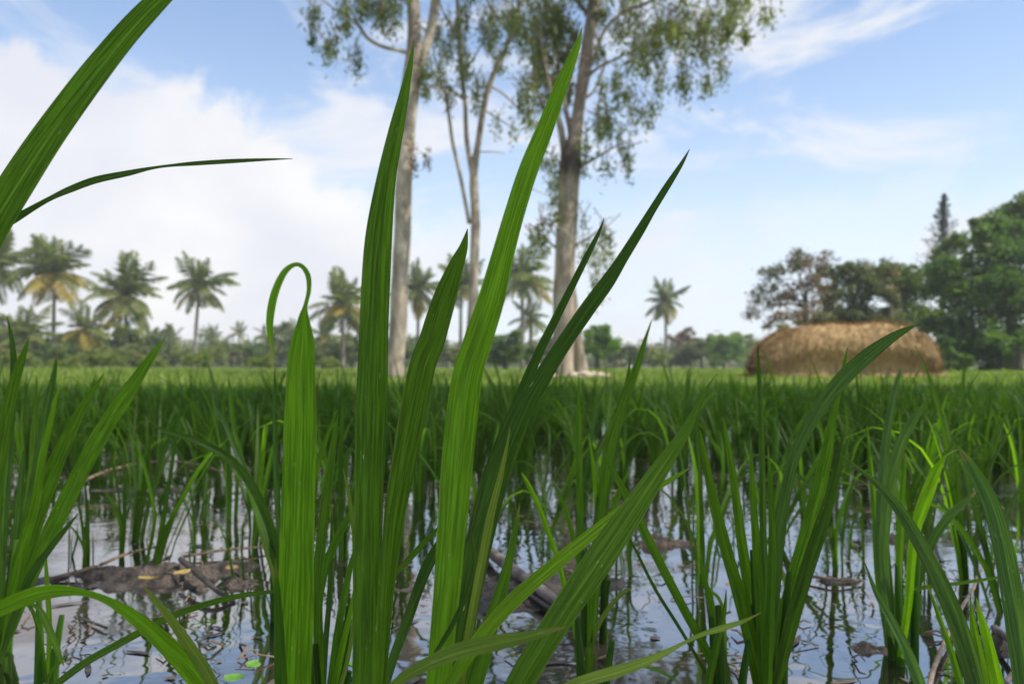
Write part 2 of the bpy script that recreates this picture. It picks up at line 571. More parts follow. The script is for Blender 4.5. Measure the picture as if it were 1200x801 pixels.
mud_list = [
    ((205, 676), 0.165, 0.080, 0.008, 1.0, 'long brown mud mound with yellow leaves lying on it'),
    ((640, 690), 0.135, 0.14, 0.005, 2.3, 'grey brown mud heap beside the rotten stalk'),
    ((975, 681), 0.060, 0.020, 0.004, 3.1, 'thin flat tan mud streak breaking the water near the dark clod'),
    ((1018, 762), 0.030, 0.030, 0.004, 4.4, 'small muddy patch at the foot of the bluish leaved rice clump'),
    ((1172, 752), 0.040, 0.035, 0.006, 6.4, 'low mud ridge beneath the two foreground blades on the right'),
    ((455, 690), 0.06, 0.03, 0.004, 7.9, 'narrow mud sliver seen between the tall central blades'),
    ((775, 638), 0.05, 0.02, 0.012, 8.8, 'blackish mud lump beside the thin pale seedling cluster'),
    ((1060, 632), 0.10, 0.02, 0.004, 9.7, 'pale film of mud spreading behind the dark clod'),
    ((160, 575), 0.14, 0.03, 0.006, 11.2, 'far mud bank below the bent brown stalk'),
]
for (px, rx, ry, hg, sd, lab) in mud_list:
    c = on_water(*px)
    mud_mound(lab, c.x, c.y, rx, ry, hg, sd)
c = on_water(1006, 640)
V, Fq = [], []
o = mud_mound('round dark clod standing out of the bright water', c.x, c.y, 0.012, 0.012, 0.016, 5.5, TWIG_DARK)


def stick(name, label, cat, px, r0, r1, mat, zs=None, sides=7):
    pts = []
    for i, q in enumerate(px):
        pts.append(on_water(q[0], q[1], q[2] if len(q) > 2 else 0.006))
    P = smooth_pts([tuple(p) for p in pts], 5)
    R = np.linspace(r0, r1, len(P)) * (1 + 0.18 * rng.standard_normal(len(P)).cumsum().clip(-1.5, 1.5) * 0.3)
    base = Vector(P[0])
    Vv, Ff, Uu = tube([Vector(q) - base for q in P], R, sides, 0.1)
    return tag(link(name, np_mesh(name, Vv, Ff, mat, Uu), loc=base), label, cat)


stick('fallen_stalk', 'thin brown stalk arching low over the water at left', 'stalk',
      [(60, 600, 0.0), (95, 566, 0.02), (130, 550, 0.033), (175, 541, 0.040), (215, 541, 0.040), (250, 549, 0.034), (280, 562, 0.022), (300, 580, 0.0)], 0.0024, 0.0014, TWIG)
stick('dark_stick', 'black wet stick leaning across the long mud mound', 'stick',
      [(212, 655, 0.018), (232, 672, 0.016), (252, 690, 0.010), (275, 706, 0.0)], 0.0032, 0.0022, TWIG_DARK)
stick('brown_twig', 'brown twig lying along the back of the long mud mound', 'twig',
      [(60, 678, 0.003), (110, 664, 0.008), (150, 648, 0.012), (185, 640, 0.006)], 0.0022, 0.0012, TWIG)
stick('brown_twig', 'slender reddish twig floating behind the long mud mound', 'twig',
      [(215, 652, 0.004), (270, 643, 0.007), (330, 640, 0.004)], 0.0018, 0.0010, TWIG)
stick('rotten_stalk', 'thick grey rotten stalk slanting through the mud behind the central blades', 'stalk',
      [(545, 622, 0.004), (585, 655, 0.012), (630, 688, 0.012), (680, 728, 0.003)], 0.0070, 0.0045, ROTTEN, sides=9)
stick('wet_stick', 'thin dark stick lying alongside the thick rotten stalk', 'stick',
      [(590, 672, 0.004), (625, 700, 0.006), (660, 722, 0.003)], 0.0030, 0.0022, TWIG_DARK)
stick('dry_root', 'pale curved root hooking over the water at right', 'root',
      [(1200, 668, 0.012), (1165, 657, 0.020), (1148, 670, 0.018), (1140, 690, 0.010), (1125, 715, 0.008), (1108, 750, 0.006), (1092, 790, 0.004), (1086, 830, -0.01)], 0.0011, 0.0018, ROOT)
stick('dry_root', 'short knotted root lying on the low right mud ridge', 'root',
      [(1165, 735, 0.010), (1185, 752, 0.012), (1192, 778, 0.010), (1178, 800, 0.004)], 0.0030, 0.0020, ROTTEN)
stick('bent_stalk', 'dark drowned stalk lying on the water below the floating seedling', 'stalk',
      [(95, 724, 0.002), (125, 735, 0.003)], 0.0013, 0.0010, TWIG_DARK)
stick('bent_stalk', 'thin brown stalk resting on the flat tan mud streak', 'stalk',
      [(930, 672, 0.004), (975, 678, 0.006), (1012, 680, 0.003)], 0.0020, 0.0012, TWIG)


def flat_leaf(name, label, cat, px, z, ln, wd, rz, mat, curl=0.25, group=None, notch=False):
    n = 9
    V, Fq, U = [], [], []
    for i in range(n):
        s = i / (n - 1)
        wdt = wd * math.sin(math.pi * min(0.97, 0.06 + s * 0.92)) ** 0.8 * 0.5
        for k, q in enumerate((-1, 0, 1)):
            V.append((ln * (s - 0.5), q * wdt, curl * wd * (abs(q) * 0.6 + (s - 0.5) ** 2) + 0.0006 * k))
            U.append((0.5 + q * 0.5, s))
    for i in range(n - 1):
        for k in range(2):
            a = i * 3 + k
            Fq.append((a, a + 3, a + 4, a + 1))
    loc = on_water(px[0], px[1], z)
    o = link(name, np_mesh(name, V, np.array(Fq), mat, U), loc=loc)
    o.rotation_euler = (0, 0, rz)
    return tag(o, label, cat, group)


flat_leaf('fallen_leaf', 'bright yellow dead leaf on the middle of the long mud mound', 'leaf', (214, 672), 0.016, 0.017, 0.010, 0.9, DEADLEAF)
flat_leaf('fallen_leaf', 'dull yellow leaf on the dark end of the long mud mound', 'leaf', (174, 678), 0.016, 0.019, 0.007, 0.05, DEADLEAF)
flat_leaf('fallen_leaf', 'tan dead leaf on the pale end of the long mud mound', 'leaf', (272, 667), 0.013, 0.016, 0.012, -0.5, DEADBROWN)
flat_leaf('fallen_leaf', 'small orange dead leaf caught between two rice clumps', 'leaf', (853, 686), 0.012, 0.011, 0.006, 1.2, DEADBROWN)
flat_leaf('water_weed', 'roundish green weed leaf floating at the very bottom edge', 'weed', (274, 797), 0.004, 0.013, 0.011, 0.2, WEED)
flat_leaf('water_weed', 'green weed leaf tilted beside the broad bright blade', 'weed', (297, 781), 0.006, 0.011, 0.011, 1.1, WEED)
flat_leaf('water_weed', 'small green weed leaf floating left of the tall central blades', 'weed', (408, 780), 0.004, 0.014, 0.010, 2.2, WEED)
flat_leaf('water_weed', 'lone green weed leaf right of the wide rice clump', 'weed', (921, 784), 0.010, 0.006, 0.006, 2.2, WEED)

# loose floating bits nobody would count
parts = []
for i in range(420):
    d = 0.55 + 4.2 * rng.random() ** 1.4
    x = (rng.random() - 0.5) * 1.35 * d
    nseg = rng.integers(5, 8)
    ang0 = rng.random() * 6.28
    ex = 1 + 4.5 * rng.random() ** 1.5
    r = 0.0012 + 0.0032 * rng.random() ** 2
    if rng.random() < 0.1:
        r *= 1.7
    th = np.linspace(0, 2 * math.pi, 8, endpoint=False)
    rad = r * (1 + 0.4 * rng.standard_normal(8))
    px = rad * np.cos(th) * ex
    py = rad * np.sin(th)
    V = np.stack([x + px * math.cos(ang0) - py * math.sin(ang0), d + px * math.sin(ang0) + py * math.cos(ang0), 0.001 + 0 * px], 1)
    topc = np.array([[x, d, 0.0012 + 0.25 * r]])
    V = np.concatenate([V, topc])
    parts.append((V, np.array([(k, (k + 1) % 8, 8) for k in range(8)])))
V, Fq, _ = join(parts)
tag(link('floating_debris', np_mesh('floating_debris', V, Fq, SCUM)), 'scattered bits of mud and scum floating on the paddy water', 'debris', kind='stuff')


parts = []
for i in range(330):
    d = 0.6 + 2.6 * rng.random() ** 1.5
    x = (rng.random() - 0.5) * 1.3 * d
    a, ln = rng.random() * 6.28, 0.012 + 0.05 * rng.random() ** 2
    bend = rng.normal(0, 0.35)
    p0 = Vector((x, d, 0.001))
    p1 = p0 + Vector((math.cos(a), math.sin(a), 0)) * ln * 0.5 + Vector((0, 0, 0.002 + 0.004 * rng.random()))
    p2 = p1 + Vector((math.cos(a + bend), math.sin(a + bend), 0)) * ln * 0.5 - Vector((0, 0, 0.002))
    r_ = 0.0005 + 0.0007 * rng.random()
    parts.append(tube([p0, p1, p2], [r_, r_ * 0.9, r_ * 0.5], 5, 0, cap=False)[:2])
V, Fq, _ = join(parts)
tag(link('floating_straw', np_mesh('floating_straw', V, Fq, TWIG)), 'thin bits of dead straw strewn over the paddy water', 'straw', kind='stuff')

# small grass sprigs standing in the water
parts = []
for i in range(95):
    d = 0.78 + 1.3 * rng.random()
    x = (rng.random() - 0.5) * 1.3 * d
    for k in range(rng.integers(2, 6)):
        a = rng.random() * 6.28
        lean = rng.normal(0, 0.35)
        ln = 0.025 + 0.06 * rng.random()
        dirv = Vector((math.cos(a) * math.sin(lean), math.sin(a) * math.sin(lean), math.cos(lean)))
        sd = Vector((math.cos(a + 1.57), math.sin(a + 1.57), 0)) * (0.0008 + 0.0009 * rng.random())
        b = Vector((x + rng.normal(0, 0.01), d + rng.normal(0, 0.01), -0.004))
        mid = b + dirv * ln * 0.55
        tip = mid + (dirv + Vector((math.cos(a), math.sin(a), -0.25)) * 0.5 * rng.random()) * ln * 0.45
        parts.append((np.array([tuple(b - sd), tuple(b + sd), tuple(mid + sd * 1.1), tuple(mid - sd * 1.1), tuple(tip + sd * 0.15), tuple(tip - sd * 0.15)]), np.array([(0, 1, 2, 3), (3, 2, 4, 5)]), np.array([(0, 0), (1, 0), (1, 2), (0, 2), (1, 4), (0, 4)])))
V, Fq, Uu = join(parts)
tag(link('water_grass', np_mesh('water_grass', V, Fq, LEAF_FIELD, Uu)), 'fine grass sprigs sprouting from the shallow water between the rice', 'grass', kind='stuff')


# ------------------------------------------------------------------ foreground rice, traced blade by blade
def blade_mesh(name, P, W, roll, fold, mat):
    """P: n x 3 centre line (base to tip), W: full widths in metres, roll: n angles about the tangent away from facing the camera."""
    n = len(P)
    cams = np.array((0, 0, CAMZ))
    V, U = [], []
    ln = 0.0
    acr = np.array([-1, -0.6, -0.14, 0, 0.14, 0.6, 1])
    for i in range(n):
        tan = P[min(i + 1, n - 1)] - P[max(i - 1, 0)]
        tan = tan / (np.linalg.norm(tan) + 1e-9)
        view = P[i] - cams
        view = view / np.linalg.norm(view)
        side = np.cross(tan, view)
        side = side / (np.linalg.norm(side) + 1e-9)
        nor = np.cross(side, tan)
        c, s = math.cos(roll[i]), math.sin(roll[i])
        wv = side * c + nor * s
        nv = nor * c - side * s
        half = W[i] * 0.5 / max(0.35, abs(c))
        if i:
            ln += np.linalg.norm(P[i] - P[i - 1])
        for a in acr:
            z = fold * half * (0.55 * (1 - abs(a)) + 0.22 * math.cos(a * 4.2))
            V.append(P[i] + wv * (a * half) + nv * z)
            U.append((0.5 + a * 0.5, ln * 60))
    k = len(acr)
    Fq = [(i * k + j, i * k + j + 1, (i + 1) * k + j + 1, (i + 1) * k + j) for i in range(n - 1) for j in range(k - 1)]
    me = np_mesh(name, V, np.array(Fq), mat, U)
    seg = np.r_[0, np.cumsum(np.linalg.norm(np.diff(P, axis=0), axis=1))]
    at_ = me.attributes.new('to_tip', 'FLOAT', 'POINT')
    at_.data.foreach_set('value', np.repeat((seg - seg[-1]).astype(np.float32), k) + 1.0)
    return me


def hero_plant(name, label, base, d, blades, group=None, cat='rice plant', stems=True):
    """base: photo x of the root on the water at depth d. Each blade: dict(p=[(x, y, w)...] tip first, d=(base, tip) depth, ...)."""
    r = ray(base, HOR)
    b0 = Vector((r.x * d, d, 0.0))
    root = empty(name, b0)
    tag(root, label, cat, group)
    for bi, bl in enumerate(blades):
        px = bl['p'][::-1]
        db, dt = bl.get('d', (d, d))
        arr = smooth_pts([(q[0], q[1], q[2]) for q in px], 5)
        nn = len(arr)
        seg = np.r_[0, np.cumsum(np.hypot(np.diff(arr[:, 0]), np.diff(arr[:, 1])))]
        s = seg / seg[-1]
        dep = db + (dt - db) * s
        P = np.array([tuple(at_depth(arr[i, 0], arr[i, 1], dep[i])) for i in range(nn)])
        W = np.maximum(arr[:, 2], 0.5) / F * dep
        W = W * (1 + 0.05 * np.array([mnoise.noise(Vector((q * 9.0 + bi * 3.3, base * 0.01, 1.7))) for q in s]))
        ro = bl.get('roll', (0.35, 0.35))
        roll = ro[0] + (ro[1] - ro[0]) * s + 0.12 * np.sin(s * 7 + bi)
        if bl.get('root', True) and P[0][2] > 0.012:
            # carry the leaf down into its sheath at the root
            off = Vector((0.008 * math.cos(bi * 2.4), 0.006 * math.sin(bi * 2.4), 0.0))
            g = np.array(tuple(b0 + off))
            tn = P[0] - P[min(3, nn - 1)]
            tn = tn / (np.linalg.norm(tn) + 1e-9)
            L = np.linalg.norm(P[0] - g)
            ctrl = P[0] + tn * L * 0.45
            ex, ew = [], []
            for q in np.linspace(0, 1, 9)[:-1]:
                ex.append((1 - q) ** 2 * g + 2 * q * (1 - q) * ctrl + q * q * P[0])
                ew.append(0.0035 + (W[0] - 0.0035) * q ** 1.3)
            P = np.vstack([np.array(ex), P])
            W = np.r_[np.array(ew), W]
            roll = np.r_[np.full(8, roll[0]), roll]
        me = blade_mesh('leaf', P, W, roll, bl.get('fold', 0.35), bl.get('m', LEAF))
        me.transform(Matrix.Translation(-b0))
        o = link('leaf', me, root)
        if 'label' in bl:
            o['label'] = bl['label']
    if stems:
        for k in range(stems if isinstance(stems, int) and not isinstance(stems, bool) else 4):
            a = k * 2.1
            p0 = Vector((0.008 * math.cos(a), 0.006 * math.sin(a), -0.05))
            hgt = 0.05 + 0.012 * k
            p1 = Vector((0.010 * math.cos(a), 0.008 * math.sin(a), hgt * 0.5))
            p2 = Vector((0.014 * math.cos(a), 0.010 * math.sin(a), hgt))
            Vv, Ff, Uu = tube([p0, p0.lerp(p1, 0.5), p1, p2], [0.0030, 0.0032, 0.0028, 0.0018], 8)
            link('stem', np_mesh('stem', Vv, Ff, LEAF, Uu), root)
    return root


def B(p, **kw):
    kw['p'] = p
    return kw


CENTRAL = [
    B([(322, 425, 1.0), (318, 402, 5), (316, 380, 8), (319, 355, 9), (325, 335, 8.5), (334, 318, 7), (345, 310, 5), (354, 312, 5), (361, 323, 6), (362, 340, 5),
       (358, 358, 5), (356, 372, 12), (355, 400, 26), (353, 430, 32), (352, 500, 37), (349, 600, 39), (346, 700, 42), (343, 810, 43)], d=(0.29, 0.27), roll=(0.15, 0.3), m=LEAF_SUNLIT, fold=0.2,
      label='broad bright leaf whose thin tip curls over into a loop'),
    B([(323, 653, 1), (324, 675, 5), (326, 710, 9), (328, 760, 13), (330, 810, 15)], d=(0.286, 0.283), roll=(0.5, 0.6)),
    B([(485, 46, 0.8), (481, 75, 6), (474, 110, 12), (465, 150, 17.5), (453, 210, 23), (445, 270, 30), (441, 330, 33), (438, 400, 35), (436, 470, 36), (433, 560, 35), (431, 650, 33), (430, 740, 31), (428, 815, 30)],
      d=(0.30, 0.33), roll=(0.45, 0.55), fold=0.55, m=LEAF),
    B([(548, 268, 0.8), (543, 290, 10), (535, 310, 17), (521, 350, 27), (506, 400, 30), (495, 430, 30), (481, 500, 31), (470, 560, 28), (462, 610, 24), (454, 700, 15), (447, 815, 9)],
      d=(0.31, 0.34), roll=(0.3, 0.5), fold=0.45, m=LEAF),
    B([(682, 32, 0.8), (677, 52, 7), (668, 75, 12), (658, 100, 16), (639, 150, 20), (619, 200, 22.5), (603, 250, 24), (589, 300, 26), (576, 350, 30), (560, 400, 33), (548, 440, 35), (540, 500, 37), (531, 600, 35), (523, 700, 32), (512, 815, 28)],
      d=(0.29, 0.31), roll=(0.1, 0.25), fold=0.3, m=LEAF_SUNLIT, label='tall bright leaf with pale scars leaning right'),
    B([(808, 175, 0.8), (798, 193, 5), (782, 218, 8), (765, 245, 9), (750, 270, 11), (730, 302, 13), (712, 330, 17), (690, 360, 18), (665, 396, 18), (640, 435, 20), (615, 478, 24), (595, 525, 27), (577, 580, 29), (562, 640, 28), (548, 710, 26), (530, 815, 24)],
      d=(0.32, 0.36), roll=(0.45, 0.25), fold=0.5, m=LEAF_DARK, label='long dark leaf slanting to a pointed tip'),
    B([(708, 255, 0.6), (702, 272, 4), (688, 300, 7), (668, 340, 8.5), (650, 376, 10), (632, 412, 11), (616, 450, 13), (600, 490, 15), (584, 530, 17), (567, 580, 18), (552, 650, 17), (540, 720, 16), (522, 815, 15)],
      d=(0.34, 0.38), roll=(0.6, 0.5), fold=0.5, m=LEAF_DARK),
    B([(598, 500, 0.8), (593, 528, 4), (586, 560, 7), (576, 600, 9), (566, 650, 10), (553, 720, 10), (538, 815, 10)], d=(0.30, 0.31), roll=(0.2, 0.2), m=LEAF_PALE, fold=0.3),
    B([(553, 624, 0.8), (555, 640, 4), (556, 655, 4.5), (553, 675, 5), (545, 700, 6), (532, 728, 6), (518, 752, 5.5), (502, 778, 4)], d=(0.275, 0.27), roll=(0.5, 0.5), m=LEAF_DARK, root=False,
      label='small folded leaf with a browned crease'),
    B([(536, 588, 3), (520, 628, 9), (505, 655, 13), (493, 682, 13), (478, 725, 12), (463, 765, 11), (448, 812, 11)], d=(0.33, 0.36), roll=(0.5, 0.5), m=LEAF_DARK),
    B([(520, 612, 2), (500, 632, 6), (482, 652, 7), (467, 668, 6), (450, 690, 5)], d=(0.36, 0.38), roll=(0.3, 0.3), root=False),
    B([(664, 734, 0.8), (645, 738, 6), (620, 745, 12), (590, 751, 17), (560, 757, 19), (530, 765, 18), (500, 778, 15), (475, 792, 12), (455, 808, 10)], d=(0.25, 0.26), roll=(0.4, 0.5), m=LEAF_PALE, fold=0.4,
      label='pale leaf lying nearly flat across the clump'),
    B([(808, 548, 0.8), (797, 555, 4), (775, 568, 7), (748, 583, 9), (705, 616, 13), (655, 657, 16), (605, 700, 17), (565, 744, 17), (537, 785, 15), (520, 812, 13)], d=(0.28, 0.33), roll=(0.3, 0.4), m=LEAF_SUNLIT, fold=0.4,
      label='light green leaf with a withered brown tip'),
    B([(609, 590, 0.8), (605, 615, 5), (599, 645, 9), (588, 690, 15), (578, 722, 18), (566, 762, 22), (552, 812, 23)], d=(0.31, 0.32), roll=(0.3, 0.3), fold=0.35),
    B([(840, 438, 0.6), (830, 452, 2.5), (818, 475, 7), (801, 508, 13), (780, 540, 19), (756, 576, 25), (730, 614, 30), (700, 658, 33), (670, 702, 33), (640, 748, 32), (612, 795, 31), (602, 815, 30)],
      d=(0.27, 0.33), roll=(0.2, 0.35), m=LEAF, fold=0.25, label='wide smooth leaf slanting up to the right'),
]
hero_plant('rice_plant', 'tallest rice clump with broad upright blades in sharp focus', 505, 0.305, CENTRAL)

hero_plant('rice_plant', 'low rice plant sending one pale leaf rightwards along the bottom edge', 640, 0.27, [
    B([(892, 717, 0.8), (872, 727, 4), (848, 735, 7), (822, 743, 5), (799, 754, 4), (772, 768, 8), (742, 780, 12), (710, 790, 14), (680, 799, 13), (655, 810, 11)], d=(0.26, 0.30), roll=(0.5, 0.5), m=LEAF_PALE, fold=0.4),
    B([(803, 803, 1), (785, 792, 3), (765, 783, 4), (745, 779, 4), (722, 784, 4)], d=(0.30, 0.33), roll=(0.5, 0.5), root=False),
], stems=2)

hero_plant('rice_plant', 'leaning rice shoot with a yellowed hooked leaf over the dark reflection', 690, 0.50, [
    B([(741, 689, 0.8), (735, 691, 4), (722, 702, 5), (708, 720, 5.5), (698, 740, 5), (690, 757, 4)], d=(0.5, 0.5), roll=(0.3, 0.3), m=LEAF_PALE, root=False),
    B([(688, 640, 0.8), (690, 680, 5), (692, 730, 7), (690, 800, 7)], d=(0.5, 0.5)),
], stems=2)

hero_plant('rice_plant', 'sparse rice plant with two narrow leaves crossing before the wide clump', 848, 0.50, [
    B([(704, 524, 0.8), (713, 542, 5), (733, 578, 9), (754, 620, 10.5), (776, 664, 10.5), (802, 714, 10.5), (828, 762, 10), (846, 812, 9)], d=(0.50, 0.46), roll=(0.3, 0.3)),
    B([(733, 622, 0.8), (744, 642, 3), (768, 690, 4), (798, 738, 4), (826, 786, 4), (840, 815, 4)], d=(0.5, 0.5), m=LEAF_DARK),
    B([(851, 690, 0.8), (849, 715, 5), (842, 745, 8), (833, 785, 9), (828, 815, 9)], d=(0.48, 0.48)),
    B([(820, 640, 0.8), (824, 670, 5), (834, 710, 8), (846, 760, 9), (852, 815, 8)], d=(0.52, 0.52)),
    B([(815, 655, 0.8), (830, 688, 3), (842, 700, 4), (848, 720, 4), (850, 760, 4)], d=(0.54, 0.54), m=LEAF_PALE),
], stems=3)

hero_plant('rice_plant', 'wide dark rice clump fanning stiff blades before the haystack', 897, 0.525, [
    B([(820, 503, 0.8), (826, 535, 7), (837, 590, 12), (850, 640, 14), (865, 692, 15), (880, 750, 16), (890, 805, 14), (895, 825, 9)], roll=(0.3, 0.3), d=(0.52, 0.50)),
    B([(847, 488, 0.8), (855, 530, 7), (862, 580, 10), (870, 640, 12), (879, 700, 13), (888, 765, 12), (895, 825, 8)], roll=(0.4, 0.5), d=(0.53, 0.54)),
    B([(880, 515, 0.8), (881, 560, 6), (885, 620, 9), (890, 700, 11), (895, 825, 9)], d=(0.51, 0.49)),
    B([(888, 402, 0.6), (889, 430, 4), (891, 470, 6), (893, 530, 6.5), (894, 610, 8), (896, 700, 11), (898, 825, 9)], d=(0.54, 0.60), m=LEAF_DARK, roll=(0.6, 0.6)),
    B([(1074, 381, 0.8), (1060, 387, 7), (1040, 399, 12), (1015, 418, 17), (990, 441, 18.5), (968, 468, 16.5), (948, 498, 14), (932, 532, 13), (922, 570, 13.5), (914, 620, 14), (908, 680, 14), (904, 745, 13), (900, 825, 9)],
      d=(0.53, 0.44), roll=(0.25, 0.3), m=LEAF_GREY, label='long blade bending right across the haystack'),
    B([(993, 407, 0.8), (989, 430, 5), (982, 460, 7), (975, 495, 9), (970, 525, 12), (962, 560, 15), (950, 610, 17), (936, 660, 17.5), (922, 712, 16), (911, 765, 14), (902, 825, 9)], d=(0.52, 0.52), roll=(0.3, 0.3)),
    B([(988, 505, 0.8), (984, 535, 7), (976, 570, 12), (963, 615, 15), (948, 660, 17), (933, 710, 16), (920, 760, 14), (904, 825, 9)], d=(0.505, 0.49), roll=(0.4, 0.4), m=LEAF_DARK),
    B([(900, 522, 0.8), (903, 570, 6), (905, 640, 9), (902, 720, 11), (899, 825, 9)], d=(0.50, 0.48), m=LEAF),
    B([(927, 510, 0.8), (921, 560, 5), (914, 620, 8), (908, 700, 9), (901, 825, 8)], d=(0.55, 0.58), m=LEAF_DARK),
], stems=5)

hero_plant('rice_plant', 'bluish leaved rice clump beyond the curved foreground blades', 1052, 0.60, [
    B([(1082, 473, 0.8), (1074, 486, 8), (1060, 510, 12), (1048, 545, 13), (1040, 590, 12), (1036, 640, 11), (1038, 690, 10), (1046, 770, 7)], d=(0.6, 0.56), m=LEAF_GREY),
    B([(1056, 432, 0.8), (1050, 452, 6), (1042, 490, 9), (1036, 540, 10), (1032, 590, 10), (1032, 650, 10), (1042, 770, 7)], d=(0.62, 0.66), m=LEAF_GREY),
    B([(1124, 526, 0.8), (1112, 531, 2), (1105, 538, 4), (1098, 550, 10), (1090, 570, 13), (1081, 594, 13.5), (1073, 620, 11), (1068, 660, 10), (1064, 710, 9), (1055, 770, 7)], d=(0.58, 0.56), m=LEAF_SUNLIT,
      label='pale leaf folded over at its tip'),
    B([(1016, 498, 0.8), (1020, 540, 5), (1025, 600, 7), (1030, 680, 8), (1044, 770, 6)], d=(0.63, 0.66)),
    B([(1062, 530, 0.8), (1058, 570, 6), (1055, 630, 8), (1052, 700, 8), (1050, 775, 6)], d=(0.62, 0.62)),
    B([(1063, 690, 5), (1090, 687, 4.5), (1130, 682, 4), (1170, 676, 3), (1212, 668, 1)][::-1], d=(0.58, 0.55), root=False),
    B([(1145, 575, 0.8), (1128, 590, 7), (1108, 610, 10), (1090, 640, 10), (1074, 690, 9), (1058, 770, 7)], d=(0.63, 0.66), m=LEAF_DARK),
    B([(1012, 655, 0.8), (1026, 692, 6), (1044, 725, 10), (1060, 756, 12), (1076, 795, 13), (1083, 820, 12)], d=(0.50, 0.56), m=LEAF_GREY, root=False),
], stems=5)

hero_plant('rice_plant', 'rice clump with two arching blades at the right edge', 1170, 0.335, [
    B([(984, 531, 0.6), (1004, 547, 3.5), (1030, 569, 8), (1056, 600, 13), (1080, 640, 16), (1103, 684, 19), (1122, 730, 21), (1138, 780, 22), (1146, 815, 22)], d=(0.335, 0.36), m=LEAF_GREY, fold=0.55, roll=(0.5, 0.2)),
    B([(1122, 522, 0.8), (1133, 538, 9), (1149, 565, 16), (1162, 592, 19), (1172, 625, 21), (1182, 672, 23), (1191, 725, 24), (1199, 785, 24), (1203, 815, 24)], d=(0.33, 0.34), m=LEAF_GREY, fold=0.5, roll=(0.2, 0.3)),
    B([(1144, 700, 0.8), (1151, 727, 8), (1160, 760, 12), (1172, 815, 15)], d=(0.33, 0.33), m=LEAF_SUNLIT),
    B([(1137, 697, 0.8), (1141, 735, 8), (1149, 775, 12), (1155, 815, 13)], d=(0.34, 0.345)),
    B([(1084, 676, 0.8), (1096, 710, 4), (1112, 755, 6.5), (1130, 815, 8)], d=(0.35, 0.37)),
], stems=3)

hero_plant('rice_plant', 'large rice clump at the left edge with blades sweeping to the upper right', 2, 0.62, [
    B([(194, 395, 0.8), (181, 413, 7), (166, 435, 12), (148, 463, 17), (126, 496, 18), (105, 532, 18.5), (85, 572, 19), (65, 612, 19), (46, 652, 18), (27, 695, 16), (8, 750, 10)], d=(0.6, 0.5), roll=(0.2, 0.2)),
    B([(122, 437, 0.8), (110, 456, 6), (92, 486, 11), (75, 521, 16), (58, 562, 19), (40, 612, 20), (22, 670, 18), (4, 755, 10)], d=(0.6, 0.55), roll=(0.3, 0.3)),
    B([(67, 413, 0.8), (63, 440, 6), (54, 480, 9), (46, 530, 10), (34, 600, 11), (18, 680, 11), (4, 755, 8)], d=(0.64, 0.66), m=LEAF_DARK),
    B([(34, 396, 0.8), (26, 420, 8), (15, 455, 12), (5, 505, 14), (-4, 570, 14), (-6, 650, 12), (0, 755, 8)], d=(0.6, 0.56)),
    B([(71, 448, 0.8), (62, 480, 5), (51, 530, 8), (41, 590, 10), (24, 660, 11), (6, 755, 8)], d=(0.58, 0.55), m=LEAF_SUNLIT),
    B([(43, 440, 0.8), (41, 490, 7), (38, 545, 8), (30, 610, 9), (16, 690, 9), (3, 755, 7)], d=(0.66, 0.7), m=LEAF),
    B([(28, 520, 0.8), (25, 560, 6), (20, 620, 9), (10, 700, 9), (2, 755, 7)], d=(0.62, 0.62), m=LEAF_DARK),
    B([(8, 370, 0.8), (14, 400, 5), (16, 440, 8), (10, 520, 10), (3, 620, 11), (0, 755, 8)], d=(0.66, 0.70), m=LEAF_DARK),
    B([(92, 601, 0.8), (78, 618, 5), (58, 643, 8), (36, 675, 9), (14, 730, 8), (6, 755, 6)], d=(0.56, 0.52), m=LEAF_DARK),
], stems=5)

hero_plant('rice_plant', 'small rice plant with an arched leaf and a yellow green shoot at lower left', 262, 0.30, [
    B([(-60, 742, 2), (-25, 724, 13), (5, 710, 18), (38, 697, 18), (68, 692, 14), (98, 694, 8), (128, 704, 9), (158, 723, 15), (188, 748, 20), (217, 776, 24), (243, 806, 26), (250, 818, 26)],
      d=(0.29, 0.25), roll=(0.3, 0.5), m=LEAF_SUNLIT, fold=0.4, label='arched leaf bowing down to the left'),
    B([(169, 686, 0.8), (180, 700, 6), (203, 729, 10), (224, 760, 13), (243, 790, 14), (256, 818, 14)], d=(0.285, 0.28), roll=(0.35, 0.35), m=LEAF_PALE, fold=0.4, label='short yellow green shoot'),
], stems=2)

hero_plant('rice_plant', 'slender floating rice seedling with a bent over drooping leaf', 54, 0.55, [
    B([(75, 780, 0.8), (70, 768, 5), (62, 748, 8), (54, 728, 8), (48, 715, 5), (40, 709, 4), (32, 706, 4), (40, 720, 4), (50, 760, 4), (53, 800, 4)], d=(0.55, 0.5), m=LEAF),
    B([(53, 640, 0.8), (55, 680, 5), (58, 730, 5.5), (57, 770, 5), (54, 815, 4)], d=(0.55, 0.56), m=LEAF_SUNLIT),
    B([(82, 765, 0.8), (70, 776, 4), (58, 790, 4), (54, 806, 4)], d=(0.54, 0.53)),
], stems=2)

hero_plant('rice_plant', 'single narrow rice shoot slanting low across the lower left water', 58, 0.40, [
    B([(338, 691, 0.8), (318, 693, 4), (285, 697, 6), (250, 705, 7), (200, 722, 8), (150, 748, 8.5), (100, 776, 8.5), (60, 806, 8)], d=(0.40, 0.36), roll=(0.4, 0.4)),
], stems=1)

